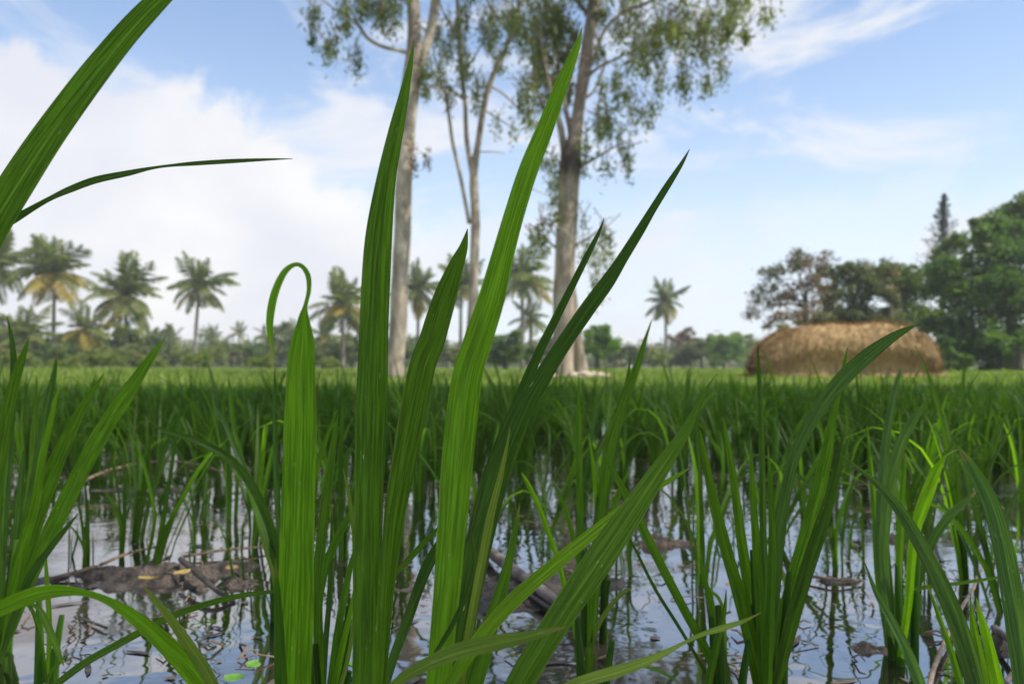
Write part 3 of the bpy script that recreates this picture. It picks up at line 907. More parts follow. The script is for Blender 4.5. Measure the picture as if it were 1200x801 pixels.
hero_plant('rice_plant', 'rice plant whose two blades enter the sky at the upper left', -330, 0.30, [
    B([(232, -42, 0.8), (205, -18, 17), (178, 8, 23), (148, 40, 26), (113, 83, 28.5), (82, 124, 31), (52, 166, 34), (22, 212, 37), (-12, 268, 38), (-60, 360, 36), (-120, 500, 30), (-180, 640, 24)], d=(0.30, 0.31), roll=(0.3, 0.4), m=LEAF, fold=0.4),
    B([(343, 186, 0.6), (312, 187, 3), (270, 189, 5), (230, 191.5, 5), (200, 194, 3.2), (178, 197, 3.5), (150, 203, 6.5), (112, 211, 8), (82, 222, 7.5), (60, 232, 5.5), (40, 243, 6.5), (18, 256, 9), (-10, 272, 11), (-60, 310, 13), (-130, 400, 13), (-190, 560, 12)],
      d=(0.30, 0.33), roll=(0.5, 0.5), m=LEAF_DARK, fold=0.4),
], stems=3)
hero_plant('rice_plant', 'upright rice plant with one tall leaf pointing at the lone palm', 692, 0.64, [
    B([(764, 374, 0.8), (757, 395, 4), (748, 424, 8), (737, 454, 11.5), (724, 490, 13), (713, 530, 13), (706, 575, 12), (700, 620, 11), (696, 680, 9), (692, 755, 7)], d=(0.64, 0.68), m=LEAF),
    B([(739, 418, 0.8), (735, 448, 5), (729, 485, 6), (720, 530, 7), (708, 600, 8), (694, 755, 6)], d=(0.66, 0.74), m=LEAF_DARK),
    B([(678, 438, 0.8), (678, 500, 7), (679, 560, 8.5), (681, 640, 8), (688, 755, 6)], d=(0.64, 0.66)),
    B([(690, 508, 0.8), (697, 560, 6), (700, 620, 7), (694, 755, 6)], d=(0.66, 0.66), m=LEAF_SUNLIT),
    B([(645, 560, 0.8), (660, 590, 5), (672, 630, 6), (684, 690, 6), (690, 755, 5)], d=(0.66, 0.66)),
    B([(740, 545, 0.8), (726, 575, 6), (712, 620, 8), (700, 680, 8), (693, 755, 6)], d=(0.62, 0.58)),
    B([(611, 553, 0.8), (618, 565, 5), (630, 590, 6), (642, 622, 6), (655, 660, 6), (678, 755, 5)], d=(0.58, 0.55), m=LEAF_SUNLIT),
], stems=4)

hero_plant('rice_plant', 'dim rice plant with one leaf arching left above the bent stalk', 332, 0.70, [
    B([(170, 486, 0.8), (188, 502, 3.5), (225, 514, 7), (262, 532, 9), (288, 558, 10), (308, 594, 10), (322, 640, 9), (330, 720, 7)], d=(0.7, 0.64), m=LEAF_DARK),
    B([(250, 474, 0.8), (262, 492, 5), (278, 530, 7), (300, 580, 8), (320, 650, 8), (330, 725, 6)], d=(0.72, 0.74), m=LEAF_GREY),
    B([(268, 440, 0.8), (270, 465, 5), (276, 510, 6), (292, 570, 7), (316, 650, 7), (330, 725, 6)], d=(0.74, 0.8)),
    B([(322, 425, 0.8), (322, 480, 5), (324, 560, 7), (328, 640, 7), (331, 725, 6)], d=(0.7, 0.72), m=LEAF_DARK),
    B([(395, 480, 0.8), (380, 520, 6), (362, 580, 8), (346, 650, 8), (334, 725, 6)], d=(0.7, 0.66)),
    B([(300, 610, 0.8), (310, 640, 4), (322, 680, 5), (330, 725, 5)], d=(0.68, 0.66), m=LEAF_PALE),
], stems=4)

hero_plant('rice_plant', 'mid height rice plant between the two tallest foreground blades', 382, 0.45, [
    B([(396, 486, 0.8), (391, 518, 7), (384, 570, 10.5), (377, 630, 12), (372, 700, 12), (376, 815, 9)], d=(0.45, 0.47)),
    B([(402, 548, 0.6), (407, 570, 3.5), (412, 600, 5), (416, 640, 5.5), (418, 690, 5), (410, 760, 5), (396, 815, 5)], d=(0.42, 0.40), m=LEAF_PALE),
    B([(450, 540, 0.8), (436, 566, 5), (418, 592, 7), (396, 628, 9), (378, 676, 10), (372, 740, 9), (378, 815, 8)], d=(0.46, 0.48)),
    B([(416, 640, 0.8), (411, 662, 6), (405, 692, 8), (396, 740, 9), (386, 815, 9)], d=(0.45, 0.43)),
    B([(389, 590, 0.8), (388, 640, 4), (386, 700, 6), (381, 760, 7), (378, 815, 7)], d=(0.47, 0.49), m=LEAF_DARK),
    B([(417, 678, 0.8), (412, 710, 5), (402, 755, 7), (390, 815, 7)], d=(0.44, 0.42), m=LEAF_SUNLIT),
], stems=4)


# ------------------------------------------------------------------ rice hills of the paddy (built once per kind, then copied)
def seedling_leaf(az, lean, length, width, curve, h0, r0, segs=6, across=3):
    """One arching leaf rising from the tiller; returns V, F, UV."""
    dx, dy = math.cos(az), math.sin(az)
    V, U = [], []
    x, z = r0, 0.0
    ang = math.radians(88)
    pts = [(r0, -0.03), (r0 + h0 * 0.05, h0 * 0.5), (r0 + h0 * 0.13, h0)]
    x, z = pts[-1]
    a = math.pi / 2 - lean
    L = length / segs
    for i in range(segs):
        x += L * math.cos(a)
        z += L * math.sin(a)
        a -= curve / segs * (0.5 + i * 0.35)
        pts.append((x, z))
    n = len(pts)
    for i, (px, pz) in enumerate(pts):
        s = i / (n - 1)
        if i < 3:
            wd = 0.0038 + 0.0012 * i
        else:
            q = (i - 2) / (n - 3)
            wd = width * max(0.03, math.sin(math.pi * (0.30 + 0.69 * q)) ** 0.9)
        nx_, ny_ = -dy, dx
        for k in range(across):
            c = k / (across - 1) * 2 - 1
            lift = 0.28 * wd * abs(c)
            V.append((px * dx + nx_ * c * wd / 2, px * dy + ny_ * c * wd / 2, pz + lift))
            U.append((0.5 + c / 2, s * length * 60))
    Fq = [(i * across + k, i * across + k + 1, (i + 1) * across + k + 1, (i + 1) * across + k) for i in range(n - 1) for k in range(across - 1)]
    return np.array(V), np.array(Fq), np.array(U)


def hill_leaves(seed, n, scale=1.0, segs=6, across=3):
    r = random.Random(seed)
    out = []
    for i in range(n):
        az_ = i * 2.4 + r.uniform(-0.5, 0.5)
        up = r.random()
        lean = 0.10 + 0.58 * (1 - up) * r.uniform(0.4, 1.0)
        ln = scale * r.uniform(0.105, 0.175) * (0.85 + 0.3 * up)
        cv = r.uniform(0.1, 1.0) * (2.8 if r.random() < 0.4 else 0.9)
        out.append(seedling_leaf(az_, lean, ln, r.uniform(0.0044, 0.0072) * scale, cv, r.uniform(0.035, 0.065) * scale, r.uniform(0.002, 0.012), segs, across))
    return out


HILL_LABEL = 'short rice hill of thin arching leaves standing in the flooded paddy'
HILL_GROUP = 'rice hills in the flooded paddy'
# positions: jittered rows, nearest first
spots = []
row = 0
y = 0.98
while y < PADDY_END - 0.05:
    half = y * 0.70 + 0.45
    sp = 0.17 if y < 1.35 else (0.12 if y < 2.0 else 0.095)
    k = int(half / sp) + 1
    for i in range(-k, k + 1):
        x = (i + 0.5 * (row % 2)) * sp + random.gauss(0, 0.026)
        yy = y + random.gauss(0, 0.028)
        if yy < 1.3 and random.random() < 0.3:
            continue
        spots.append((yy, x))
    row += 1
    y += sp
# a few nearer hills, placed where the photograph shows them (pixel x of the root, distance)
near = [(822, 0.80), (148, 0.93), (186, 0.90), (108, 0.86), (560, 0.90), (470, 0.98), (975, 0.88), (1130, 0.82), (1168, 0.72), (735, 0.86), (640, 0.95), (905, 1.0), (400, 0.92), (300, 0.98), (1075, 0.80), (240, 0.95)]
NEAR_TXT = ['pale seedling cluster rising beside the blackish mud lump', 'thin rice tuft behind the dull yellow leaf of the mud mound', 'rice tuft behind the bright yellow leaf of the mud mound', 'thin rice tuft at the left tip of the long mud mound',
            'rice tuft growing at the upper end of the rotten stalk', 'rice tuft seen between the two tallest foreground blades', 'rice tuft just behind the flat tan mud streak', 'rice tuft behind the low right mud ridge', 'thin rice tuft next to the hooked pale root',
            'rice tuft behind the leaning shoot with the yellowed leaf', 'rice tuft growing from the mud beside the rotten stalk', 'rice tuft right behind the wide dark clump', 'rice tuft right behind the mid height central plant',
            'rice tuft behind the broad looped blade', 'rice tuft behind the bluish leaved clump', 'rice tuft behind the tan dead leaf of the mud mound']
NEAR_LABEL = {}
for (px, d), txt in zip(near, NEAR_TXT):
    NEAR_LABEL[(round(d, 4), round((px - CX) / F * d, 4))] = txt
for px, d in near:
    spots.append((d, (px - CX) / F * d))
spots.sort()
inview = [s for s in spots if abs(s[1]) < 0.66 * s[0] + 0.05]
outview = [s for s in spots if not abs(s[1]) < 0.66 * s[0] + 0.05]

# kinds with every leaf a part (near), kinds in one mesh (farther off)
protos = []
for v in range(6):
    leaves = hill_leaves(100 + v, 6 + v % 4, 1.0, 7, 5) if v < 4 else hill_leaves(100 + v, 4, 0.8, 7, 3)
    protos.append([np_mesh('leaf', *l_[:2], (LEAF_FIELD, LEAF, LEAF_DARK, LEAF_FIELD, LEAF_SUNLIT)[(j + v) % 5 if v % 2 else j % 4], l_[2]) for j, l_ in enumerate(leaves)])
whole = []
for v in range(10):
    Vv, Ff, Uu = join(hill_leaves(200 + v, 10 + v % 5, 1.0, 5, 3))
    whole.append(np_mesh('rice_tuft', Vv, Ff, LEAF_FIELD, Uu))
NPART = 55
root0 = None
n_hill = 0
src = {}
wsrc = {}
N_IND = 285
for i, (yy, x) in enumerate(inview[:N_IND]):
    rz = random.uniform(0, 6.28)
    sc = max(0.6, random.gauss(0.94, 0.14)) * (1.0 if yy < 1.6 else max(0.72, 1.0 - 0.12 * (yy - 1.6)))
    if yy > 1.4 and random.random() < 0.08:
        sc *= 1.22
    if i < NPART:
        v = i % 6
        if v not in src:
            r_ = empty('rice_tuft', (x, yy, 0), rz)
            src[v] = (r_, [link('leaf', me, r_) for me in protos[v]])
        else:
            a, lv = src[v]
            r_ = a.copy()
            COL.objects.link(r_)
            for q in lv:
                c_ = q.copy()
                COL.objects.link(c_)
                c_.parent = r_
    else:
        v = random.randrange(10)
        if v not in wsrc:
            r_ = wsrc[v] = link('rice_tuft', whole[v])
        else:
            r_ = wsrc[v].copy()
            COL.objects.link(r_)
    r_.location = (x, yy, 0)
    r_.rotation_euler = (random.gauss(0, 0.13), random.gauss(0, 0.13), rz)
    r_.scale = (sc, sc, sc)
    tag(r_, NEAR_LABEL.get((round(yy, 4), round(x, 4)), HILL_LABEL), 'rice plant', HILL_GROUP)

# the rest of the field reads as one mass
fv = [join(hill_leaves(300 + v, 14, 1.0, 4, 2)) for v in range(10)]
parts = []
for (yy, x) in inview[N_IND:] + [s for s in outview if s[0] > 1.2 and abs(s[1]) < 0.72 * s[0] + 0.3]:
    Vv, Ff, Uu = fv[random.randrange(10)]
    a = random.uniform(0, 6.28)
    sc = random.gauss(0.90, 0.13) * max(0.52, 0.90 - 0.09 * (yy - 1.6))
    if random.random() < 0.04:
        sc *= 1.22
    R = np.array([[math.cos(a), math.sin(a), 0], [-math.sin(a), math.cos(a), 0], [0, 0, 1]]) * sc
    parts.append((Vv @ R + np.array([x, yy, 0]), Ff, Uu))
Vv, Ff, Uu = join(parts)
tag(link('far_rice', np_mesh('far_rice', Vv, Ff, LEAF_FIELD, Uu)), 'dense dark green rice filling the far half of the paddy', 'rice', kind='stuff')

# grass on and beyond the bund
NG = 42000
yv = PADDY_END + 0.05 + 60 * rng.random(NG) ** 2.4
xv = (rng.random(NG) - 0.5) * (yv * 1.45 + 2)
hh = (0.03 + 0.05 * rng.random(NG)) * (1 + yv / 40)
hh *= 1 + 2.2 * np.clip((-xv / (yv + 0.1)) * 1.6 - 0.25, 0, 0.6) * (yv > 9) * rng.random(NG) * (1 + 0.5 * (np.sin(xv * 0.7) * np.sin(yv * 0.9 + 1)))
ww = 0.005 + 0.0012 * yv
aa = rng.random(NG) * 6.28
dx, dy = np.cos(aa), np.sin(aa)
lx, ly = rng.normal(0, 0.35, NG) * hh, rng.normal(0, 0.35, NG) * hh
zg = np.array([ground_z(a, b) for a, b in zip(xv, yv)])
V = np.empty((NG, 3, 3))
V[:, 0] = np.stack([xv - dx * ww, yv - dy * ww, zg], 1)
V[:, 1] = np.stack([xv + dx * ww, yv + dy * ww, zg], 1)
V[:, 2] = np.stack([xv + lx, yv + ly, zg + hh], 1)
tag(link('grass', np_mesh('grass', V.reshape(-1, 3), np.arange(NG * 3).reshape(-1, 3), GRASSM, smooth=False)), 'light green short grass on the bank beyond the rice', 'grass', kind='stuff')


# ------------------------------------------------------------------ trees
def leaf_cards(cent, size, aspect=2.2, droop=0.0, jitter=0.35):
    """Many small pointed leaves (quads) at the given centres."""
    n = len(cent)
    d = rng.normal(0, 1, (n, 3))
    d[:, 2] = d[:, 2] * (1 - droop) - droop * 1.8
    d /= np.linalg.norm(d, axis=1)[:, None]
    o = rng.normal(0, 1, (n, 3))
    s = np.cross(d, o)
    s /= np.linalg.norm(s, axis=1)[:, None] + 1e-9
    L = (size * (1 + jitter * rng.normal(0, 1, n)).clip(0.4, 2))[:, None]
    Wd = L / aspect
    V = np.empty((n, 4, 3))
    V[:, 0] = cent - d * L * 0.5
    V[:, 1] = cent + s * Wd * 0.5 - d * L * 0.05
    V[:, 2] = cent + d * L * 0.5
    V[:, 3] = cent - s * Wd * 0.5 - d * L * 0.05
    return V.reshape(-1, 3), np.arange(n * 4).reshape(-1, 4)


def blob_points(blobs, n_per, clump=26, spread=0.16):
    """Points gathered in sprays spread through the ellipsoids (cx,cy,cz,rx,ry,rz)."""
    out = []
    for (cx, cy, cz, rx, ry, rz) in blobs:
        vol = (rx * ry * rz) ** (1 / 3)
        k = max(4, int(n_per * vol ** 1.5 / clump))
        d = rng.normal(0, 1, (k, 3))
        d /= np.linalg.norm(d, axis=1)[:, None]
        rad = rng.random(k)[:, None] ** 0.42
        c = d * rad * np.array([rx, ry, rz]) + np.array([cx, cy, cz])
        p = c[:, None, :] + rng.normal(0, 1, (k, clump, 3)) * spread * vol * np.array([1.1, 1.1, 0.6])
        out.append(p.reshape(-1, 3))
    return np.concatenate(out)


def make_tree(name, label, cat, base, trunk_h, trunk_r, blobs, fol, card, n_per, group=None, bark=None, aspect=2.0, droop=0.0, clump=26, spread=0.16, limbs=True, lean=(0, 0), ragged=3):
    """blobs relative to the base. Parts: trunk, limb..., crown."""
    root = empty(name, base)
    tag(root, label, cat, group)
    bark = bark or BARK_DARK
    top = Vector((lean[0], lean[1], trunk_h))
    pts = [Vector((0, 0, -0.1)), Vector((lean[0] * 0.1, lean[1] * 0.1, trunk_h * 0.3)), Vector((lean[0] * 0.5, lean[1] * 0.5, trunk_h * 0.65)), top]
    Vv, Ff, Uu = tube(pts, [trunk_r * 1.25, trunk_r, trunk_r * 0.85, trunk_r * 0.6], 9, 0.2)
    link('trunk', np_mesh('trunk', Vv, Ff, bark, Uu), root)
    if limbs:
        for b in blobs[:7]:
            c = Vector(b[:3])
            s0 = pts[2].lerp(top, random.uniform(0.0, 0.9))
            mid = s0.lerp(c, 0.5) + Vector((0, 0, 0.08 * trunk_h))
            Vv, Ff, Uu = tube([s0, mid, c, c + (c - mid) * 0.5], [trunk_r * 0.36, trunk_r * 0.24, trunk_r * 0.12, trunk_r * 0.04], 6, 0.15)
            link('limb', np_mesh('limb', Vv, Ff, bark, Uu), root)
    if ragged:
        extra = []
        for (cx, cy, cz, rx, ry, rz) in blobs:
            for _ in range(ragged):
                d = Vector((random.gauss(0, 1), random.gauss(0, 1), random.gauss(0.25, 0.8))).normalized()
                q = random.uniform(0.22, 0.42)
                extra.append((cx + d.x * rx * 1.05, cy + d.y * ry * 1.05, cz + d.z * rz * 1.05, rx * q, ry * q, rz * q))
        P = np.concatenate([blob_points([(b[0], b[1], b[2], b[3] * 0.85, b[4] * 0.85, b[5] * 0.85) for b in blobs], n_per * 0.75, clump, spread), blob_points(extra, n_per * 1.3, clump, spread * 1.9)])
    else:
        P = blob_points(blobs, n_per, clump, spread)
    Vv, Ff = leaf_cards(P, card, aspect, droop)
    link('crown', np_mesh('crown', Vv, Ff, fol, smooth=False), root)
    return root


def px_blob(x, y, rx, ry, Y, base, depth=None, dy=0.0):
    c = at(x, y, Y + dy) - base
    s = Y / F
    return (c.x, c.y, c.z, rx * s, (depth if depth else (rx + ry) * 0.5 * s), ry * s)


# --- the three eucalyptus trees
def euc_tree(label, Y, bx, by, trunk_px, limbs_px, clumps_px, bark, extra=None, dead=None, n_leaf=47):
    base = at(bx, by, Y)
    base.z = ground_z(base.x, Y)
    root = empty('eucalyptus_tree', base)
    tag(root, label, 'eucalyptus tree')
    s = Y / F
    for nm, plist in [('trunk', q) for q in trunk_px] + [('limb', q) for q in limbs_px]:
        arr = smooth_pts([(q[0], q[1], q[2], q[3] if len(q) > 3 else 0.0) for q in plist], 3)
        pts = [at(a[0], a[1], Y + a[3]) - base for a in arr]
        if nm == 'trunk' and pts[0].z < 0.3:
            pts[0].z = -0.15
        Vv, Ff, Uu = tube(pts, [max(a[2], 0.6) * 0.5 * s for a in arr], 14 if nm == 'trunk' else 8, 0.14 if nm == 'trunk' else 0.1)
        link(nm, np_mesh(nm, Vv, Ff, bark, Uu), root)
    # drooping sprays of narrow leaves
    cents, tw = [], []
    for (x, y, rx, ry, n, *dz) in clumps_px:
        dy0 = dz[0] if dz else 0.0
        for k in range(n):
            a, r_ = random.uniform(0, 6.28), math.sqrt(random.random())
            px_, py_ = x + rx * r_ * math.cos(a), y + ry * r_ * math.sin(a)
            c = at(px_, py_, Y + dy0 + random.gauss(0, 0.5 + rx * s * 0.45)) - base
            m_ = int(n_leaf * random.uniform(0.6, 1.5))
            wv = random.uniform(0.045, 0.13)
            lv = random.uniform(0.10, 0.25)
            q = rng.normal(0, 1, (m_, 3)) * np.array([wv, wv, lv]) + np.array(tuple(c)) - np.array([0, 0, 0.15])
            cents.append(q)
            tw.append((c + Vector((random.gauss(0, 0.25), random.gauss(0, 0.25), random.uniform(0.2, 0.6))), c + Vector((0, 0, 0.1)), c - Vector((random.gauss(0, 0.05), 0, lv))))
    Vv, Ff = leaf_cards(np.concatenate(cents), 0.13, 3.6, 0.6)
    link('crown', np_mesh('crown', Vv, Ff, FOL_EUC, smooth=False), root)
    Vt, Ft, _ = join([tube(q, [0.012, 0.009, 0.004], 4, 0, cap=False)[:2] for q in tw])
    o = link('twigs', np_mesh('twigs', Vt, Ft, bark), root)
    o['kind'] = 'stuff'
    if dead:
        cents = []
        for (x, y, rx, ry, n) in dead:
            for k in range(n):
                c = at(x + random.uniform(-rx, rx), y + random.uniform(-ry, ry), Y - 0.3) - base
                cents.append(rng.normal(0, 1, (22, 3)) * np.array([0.05, 0.05, 0.14]) + np.array(tuple(c)))
        Vv, Ff = leaf_cards(np.concatenate(cents), 0.12, 3.5, 0.6)
        link('dead_leaves', np_mesh('dead_leaves', Vv, Ff, FOL_BROWN, smooth=False), root)
    return root


euc_tree('tall pale eucalyptus forking high up, seen left of the highest blade tips', 18.6, 464, 440,
         [[(462, 445, 27), (464, 420, 22), (466, 390, 21), (469, 320, 20), (472, 250, 20), (475, 180, 20.5), (479, 120, 22), (484, 82, 21), (486, 45, 17), (484, 0, 15), (481, -80, 13), (484, -180, 9), (480, -280, 4)],
          [(484, 98, 14), (493, 72, 12), (502, 45, 11), (510, 5, 11), (518, -60, 9), (528, -150, 7), (534, -240, 3)]],
         [[(478, 62, 6), (466, 59, 4.5), (446, 54, 4.5), (430, 44, 4.5), (420, 30, 4), (408, 20, 3), (396, 14, 2.5), (378, 0, 2), (360, -14, 1)],
          [(421, 30, 3), (412, 14, 2.5), (400, -6, 2), (386, -30, 1)],
          [(484, 10, 7), (462, -20, 5), (440, -50, 4), (415, -70, 2)],
          [(482, -90, 7), (505, -140, 5), (540, -170, 2)],
          [(482, -60, 7), (450, -120, 5), (430, -170, 2)],
          [(514, -30, 6), (545, -70, 4), (570, -90, 2)],
          [(490, 98, 3), (510, 103, 2.5), (530, 110, 2), (560, 116, 1.2)]],
         [(365, 38, 3, 6, 2), (382, 48, 4, 8, 3), (394, 50, 3, 6, 2), (406, 30, 4, 8, 3), (414, 58, 4, 5, 2), (417, 67, 4, 4, 2), (374, 10, 8, 8, 3), (402, 4, 10, 10, 4), (433, 8, 12, 12, 9), (448, 14, 10, 10, 7), (463, 8, 8, 10, 5), (459, 22, 6, 6, 3),
          (440, -25, 40, 22, 26), (470, -60, 45, 30, 30), (420, -70, 30, 25, 18), (500, -90, 40, 30, 24), (540, -80, 30, 25, 16), (430, -140, 35, 30, 22), (490, -170, 45, 35, 30), (540, -170, 30, 30, 18), (470, -250, 40, 35, 26), (520, -260, 35, 30, 20), (492, -300, 25, 25, 14),
          (497, 62, 6, 8, 3), (500, 80, 8, 8, 3)],
         BARK_PALE, dead=[(484, 182, 5, 14, 5), (500, 185, 4, 12, 3)])

euc_tree('slim eucalyptus with three thin pale stems, between the two stouter ones', 21.0, 553, 436,
         [[(551, 440, 14), (552, 410, 12.5), (554, 350, 11.5), (556, 300, 11), (557, 250, 10.5), (555, 205, 10), (561, 165, 7.5), (566, 130, 7), (574, 98, 7), (584, 75, 6), (595, 52, 5), (606, 20, 4.5), (614, -40, 4), (620, -130, 2)],
          [(555, 208, 8), (549, 180, 6), (546, 150, 5.5), (545, 120, 5.5), (541, 90, 5), (538, 50, 4.5), (536, 0, 4.5), (532, -80, 3.5), (530, -170, 2)],
          [(550, 262, 5), (544, 230, 4.5), (537, 195, 4.5), (530, 165, 4.2), (526, 135, 4), (521, 110, 3), (512, 80, 2.4), (505, 40, 1.5)]],
         [[(572, 100, 3), (590, 110, 2.5), (610, 130, 1.8), (628, 145, 1)], [(545, 118, 3), (528, 105, 2.5), (508, 102, 2), (490, 98, 1)], [(567, 128, 2.5), (585, 140, 2), (602, 150, 1)],
          [(538, 50, 3), (522, 20, 2.5), (510, -10, 1.5)], [(600, 38, 3), (575, 10, 2.5), (560, -30, 1.5)], [(541, 88, 2.5), (560, 60, 2), (572, 30, 1.2)],
          [(561, 178, 1.6), (580, 178, 1.2), (592, 180, 0.6)]],
         [(520, 60, 10, 14, 6), (508, 30, 9, 12, 5), (515, 88, 9, 8, 4), (498, 100, 6, 8, 3), (535, 20, 14, 14, 8), (548, 60, 9, 12, 5), (545, 84, 8, 8, 4), (572, 25, 14, 14, 9), (590, 15, 16, 12, 9), (582, 45, 12, 10, 6), (560, 100, 8, 7, 4), (525, 115, 7, 7, 3),
          (586, 66, 8, 8, 4), (610, 35, 12, 12, 7), (582, 138, 5, 5, 2), (603, 148, 4, 6, 2), (620, 135, 6, 8, 3), (535, 40, 10, 10, 4), (561, 118, 5, 5, 2),
          (540, -30, 40, 20, 22), (590, -30, 40, 20, 22), (560, -80, 50, 30, 30), (610, -90, 35, 30, 20), (530, -120, 35, 30, 20), (580, -150, 45, 30, 26), (545, -190, 30, 25, 14)],
         BARK_PALE)

euc_tree('stout eucalyptus with two trunks at its foot and a dark stained knot', 18.0, 664, 441,
         [[(660, 447, 29), (660, 430, 26.5), (660, 395, 25.5), (661, 340, 24.5), (663, 280, 24), (666, 225, 25), (669, 190, 27), (673, 165, 18), (678, 130, 14.5), (684, 90, 14.5), (690, 45, 14), (696, 5, 14), (700, -70, 12), (708, -170, 9), (712, -280, 4)],
          [(681, 447, 20, 0.7), (678.5, 425, 17.5, 0.7), (675, 395, 15, 0.5), (670, 355, 14, 0.4), (666, 320, 14, 0.25), (664, 285, 14, 0.1)]],
         [[(664, 205, 12), (661, 175, 9), (657, 150, 8), (651, 128, 7), (646, 110, 5), (640, 80, 4), (634, 40, 3), (630, 0, 2)],
          [(671, 175, 9), (668, 150, 7), (661, 118, 5), (668, 95, 3.5), (672, 70, 2)],
          [(680, 112, 6), (688, 92, 5), (700, 80, 4), (720, 70, 3), (745, 58, 2.5), (775, 48, 1.5)],
          [(684, 85, 6), (695, 72, 5), (706, 40, 4.5), (725, 18, 4), (755, 5, 4), (775, -4, 3.5), (815, -20, 2)],
          [(679, 118, 5), (695, 108, 3), (705, 85, 2.5), (712, 70, 1.5)],
          [(668, 200, 4), (690, 190, 3), (715, 175, 2), (735, 165, 1)],
          [(665, 300, 4), (645, 285, 3), (630, 270, 2), (618, 262, 1)],
          [(668, 290, 4), (688, 280, 3), (705, 268, 2), (715, 270, 1)],
          [(650, 128, 4), (630, 110, 3), (612, 95, 1.5)],
          [(692, 20, 6), (665, -10, 5), (640, -25, 3)], [(697, -40, 7), (740, -80, 5), (790, -100, 2)], [(700, -60, 6), (660, -110, 4), (635, -140, 2)], [(704, -130, 6), (740, -180, 4), (770, -200, 2)]],
         [(640, 20, 24, 18, 26, 0.4), (660, 45, 18, 22, 24, 0.8), (625, 50, 16, 18, 15, 0.6), (648, 75, 20, 16, 18, 0.9), (630, 95, 14, 14, 9, 0.6), (615, 100, 9, 14, 5), (668, 100, 8, 10, 6, 0.6), (612, 120, 6, 12, 3), (640, 120, 14, 10, 6, 0.5), (605, 20, 12, 14, 9),
          (705, 20, 8, 14, 6), (704, 50, 6, 10, 3), (722, 30, 10, 14, 6), (740, 20, 14, 14, 8), (755, 50, 12, 14, 7), (775, 30, 16, 16, 11), (800, 20, 18, 18, 13), (818, 40, 12, 16, 8), (795, 45, 12, 12, 6), (745, 65, 10, 8, 4), (828, 15, 10, 12, 6), (770, 50, 10, 10, 4),
          (855, 20, 8, 16, 6), (848, 40, 6, 9, 4), (862, 8, 12, 8, 5), (872, 30, 6, 8, 3), (900, 12, 6, 6, 3), (846, 80, 4, 8, 3), (828, 55, 6, 8, 3),
          (725, 95, 6, 16, 5), (732, 105, 6, 8, 3), (760, 75, 7, 9, 3), (772, 90, 7, 8, 4), (800, 98, 9, 9, 5), (825, 95, 6, 7, 3), (762, 120, 4, 10, 3), (740, 130, 9, 5, 3), (757, 138, 3, 6, 1), (705, 95, 4, 8, 2), (803, 72, 9, 6, 2),
          (705, 130, 9, 8, 4), (715, 140, 9, 9, 4), (700, 150, 6, 9, 3), (728, 160, 5, 12, 3), (735, 185, 5, 10, 3), (712, 188, 4, 8, 2), (690, 165, 5, 12, 3), (682, 185, 4, 12, 2), (642, 190, 8, 8, 3), (650, 215, 7, 12, 4), (636, 165, 5, 10, 2), (634, 145, 6, 8, 2),
          (636, 270, 9, 8, 5), (628, 285, 6, 9, 3), (650, 245, 6, 10, 3), (690, 285, 7, 12, 4), (705, 300, 8, 14, 4), (708, 270, 6, 9, 3), (700, 330, 7, 10, 3), (685, 255, 4, 8, 2),
          (650, -20, 45, 22, 30), (720, -30, 45, 22, 28), (790, -30, 50, 22, 30), (850, -20, 30, 18, 14), (680, -90, 60, 35, 44), (760, -90, 55, 35, 36), (650, -150, 45, 35, 28), (720, -180, 60, 40, 40), (780, -170, 35, 30, 18), (700, -260, 50, 40, 30), (735, -300, 30, 25, 14)],
         BARK_STAIN)

STONE_TXT = ['leftmost pale stone left of the stout eucalyptus foot', 'stone lying between the two trunk feet of the stout eucalyptus', 'stone touching the right trunk foot of the stout eucalyptus', 'largest pale stone in the heap right of the stout eucalyptus',
             'pale stone at the right shoulder of the heap by the stout eucalyptus', 'rightmost pale stone of the heap by the stout eucalyptus', 'low front stone in the middle of the heap by the stout eucalyptus', 'topmost stone of the heap by the stout eucalyptus']
# pale stones heaped at the foot of the stout tree
for i, (x, y, r_) in enumerate([(648, 440, 5), (672, 442, 6), (683, 441, 7), (693, 439, 7), (702, 440, 6), (709, 442, 5), (690, 444, 5), (700, 436, 5)]):
    c = at(x, y, 17.4 + 0.12 * (i % 4))
    rr = r_ * 17.4 / F
    V, Fq = [], []
    nu, nv = 9, 6
    for j in range(nv + 1):
        ph = math.pi * j / nv - math.pi / 2
        for k in range(nu):
            th = 2 * math.pi * k / nu
            d = Vector((math.cos(ph) * math.cos(th), math.cos(ph) * math.sin(th), math.sin(ph)))
            q = 1 + 0.35 * mnoise.noise(d * 1.7 + Vector((i * 3.1, 0, 0)))
            V.append(tuple(Vector((d.x * 1.25, d.y, d.z * 0.75)) * rr * q))
    for j in range(nv):
        for k in range(nu):
            a, b = j * nu + k, j * nu + (k + 1) % nu
            Fq.append((a, b, b + nu, a + nu))
    o = link('stone', np_mesh('stone', V, np.array(Fq), ROCK, smooth=False), loc=(c.x, c.y, ground_z(c.x, c.y) + rr * 0.4))
    tag(o, STONE_TXT[i], 'stone', 'stones at the foot of the stout eucalyptus')


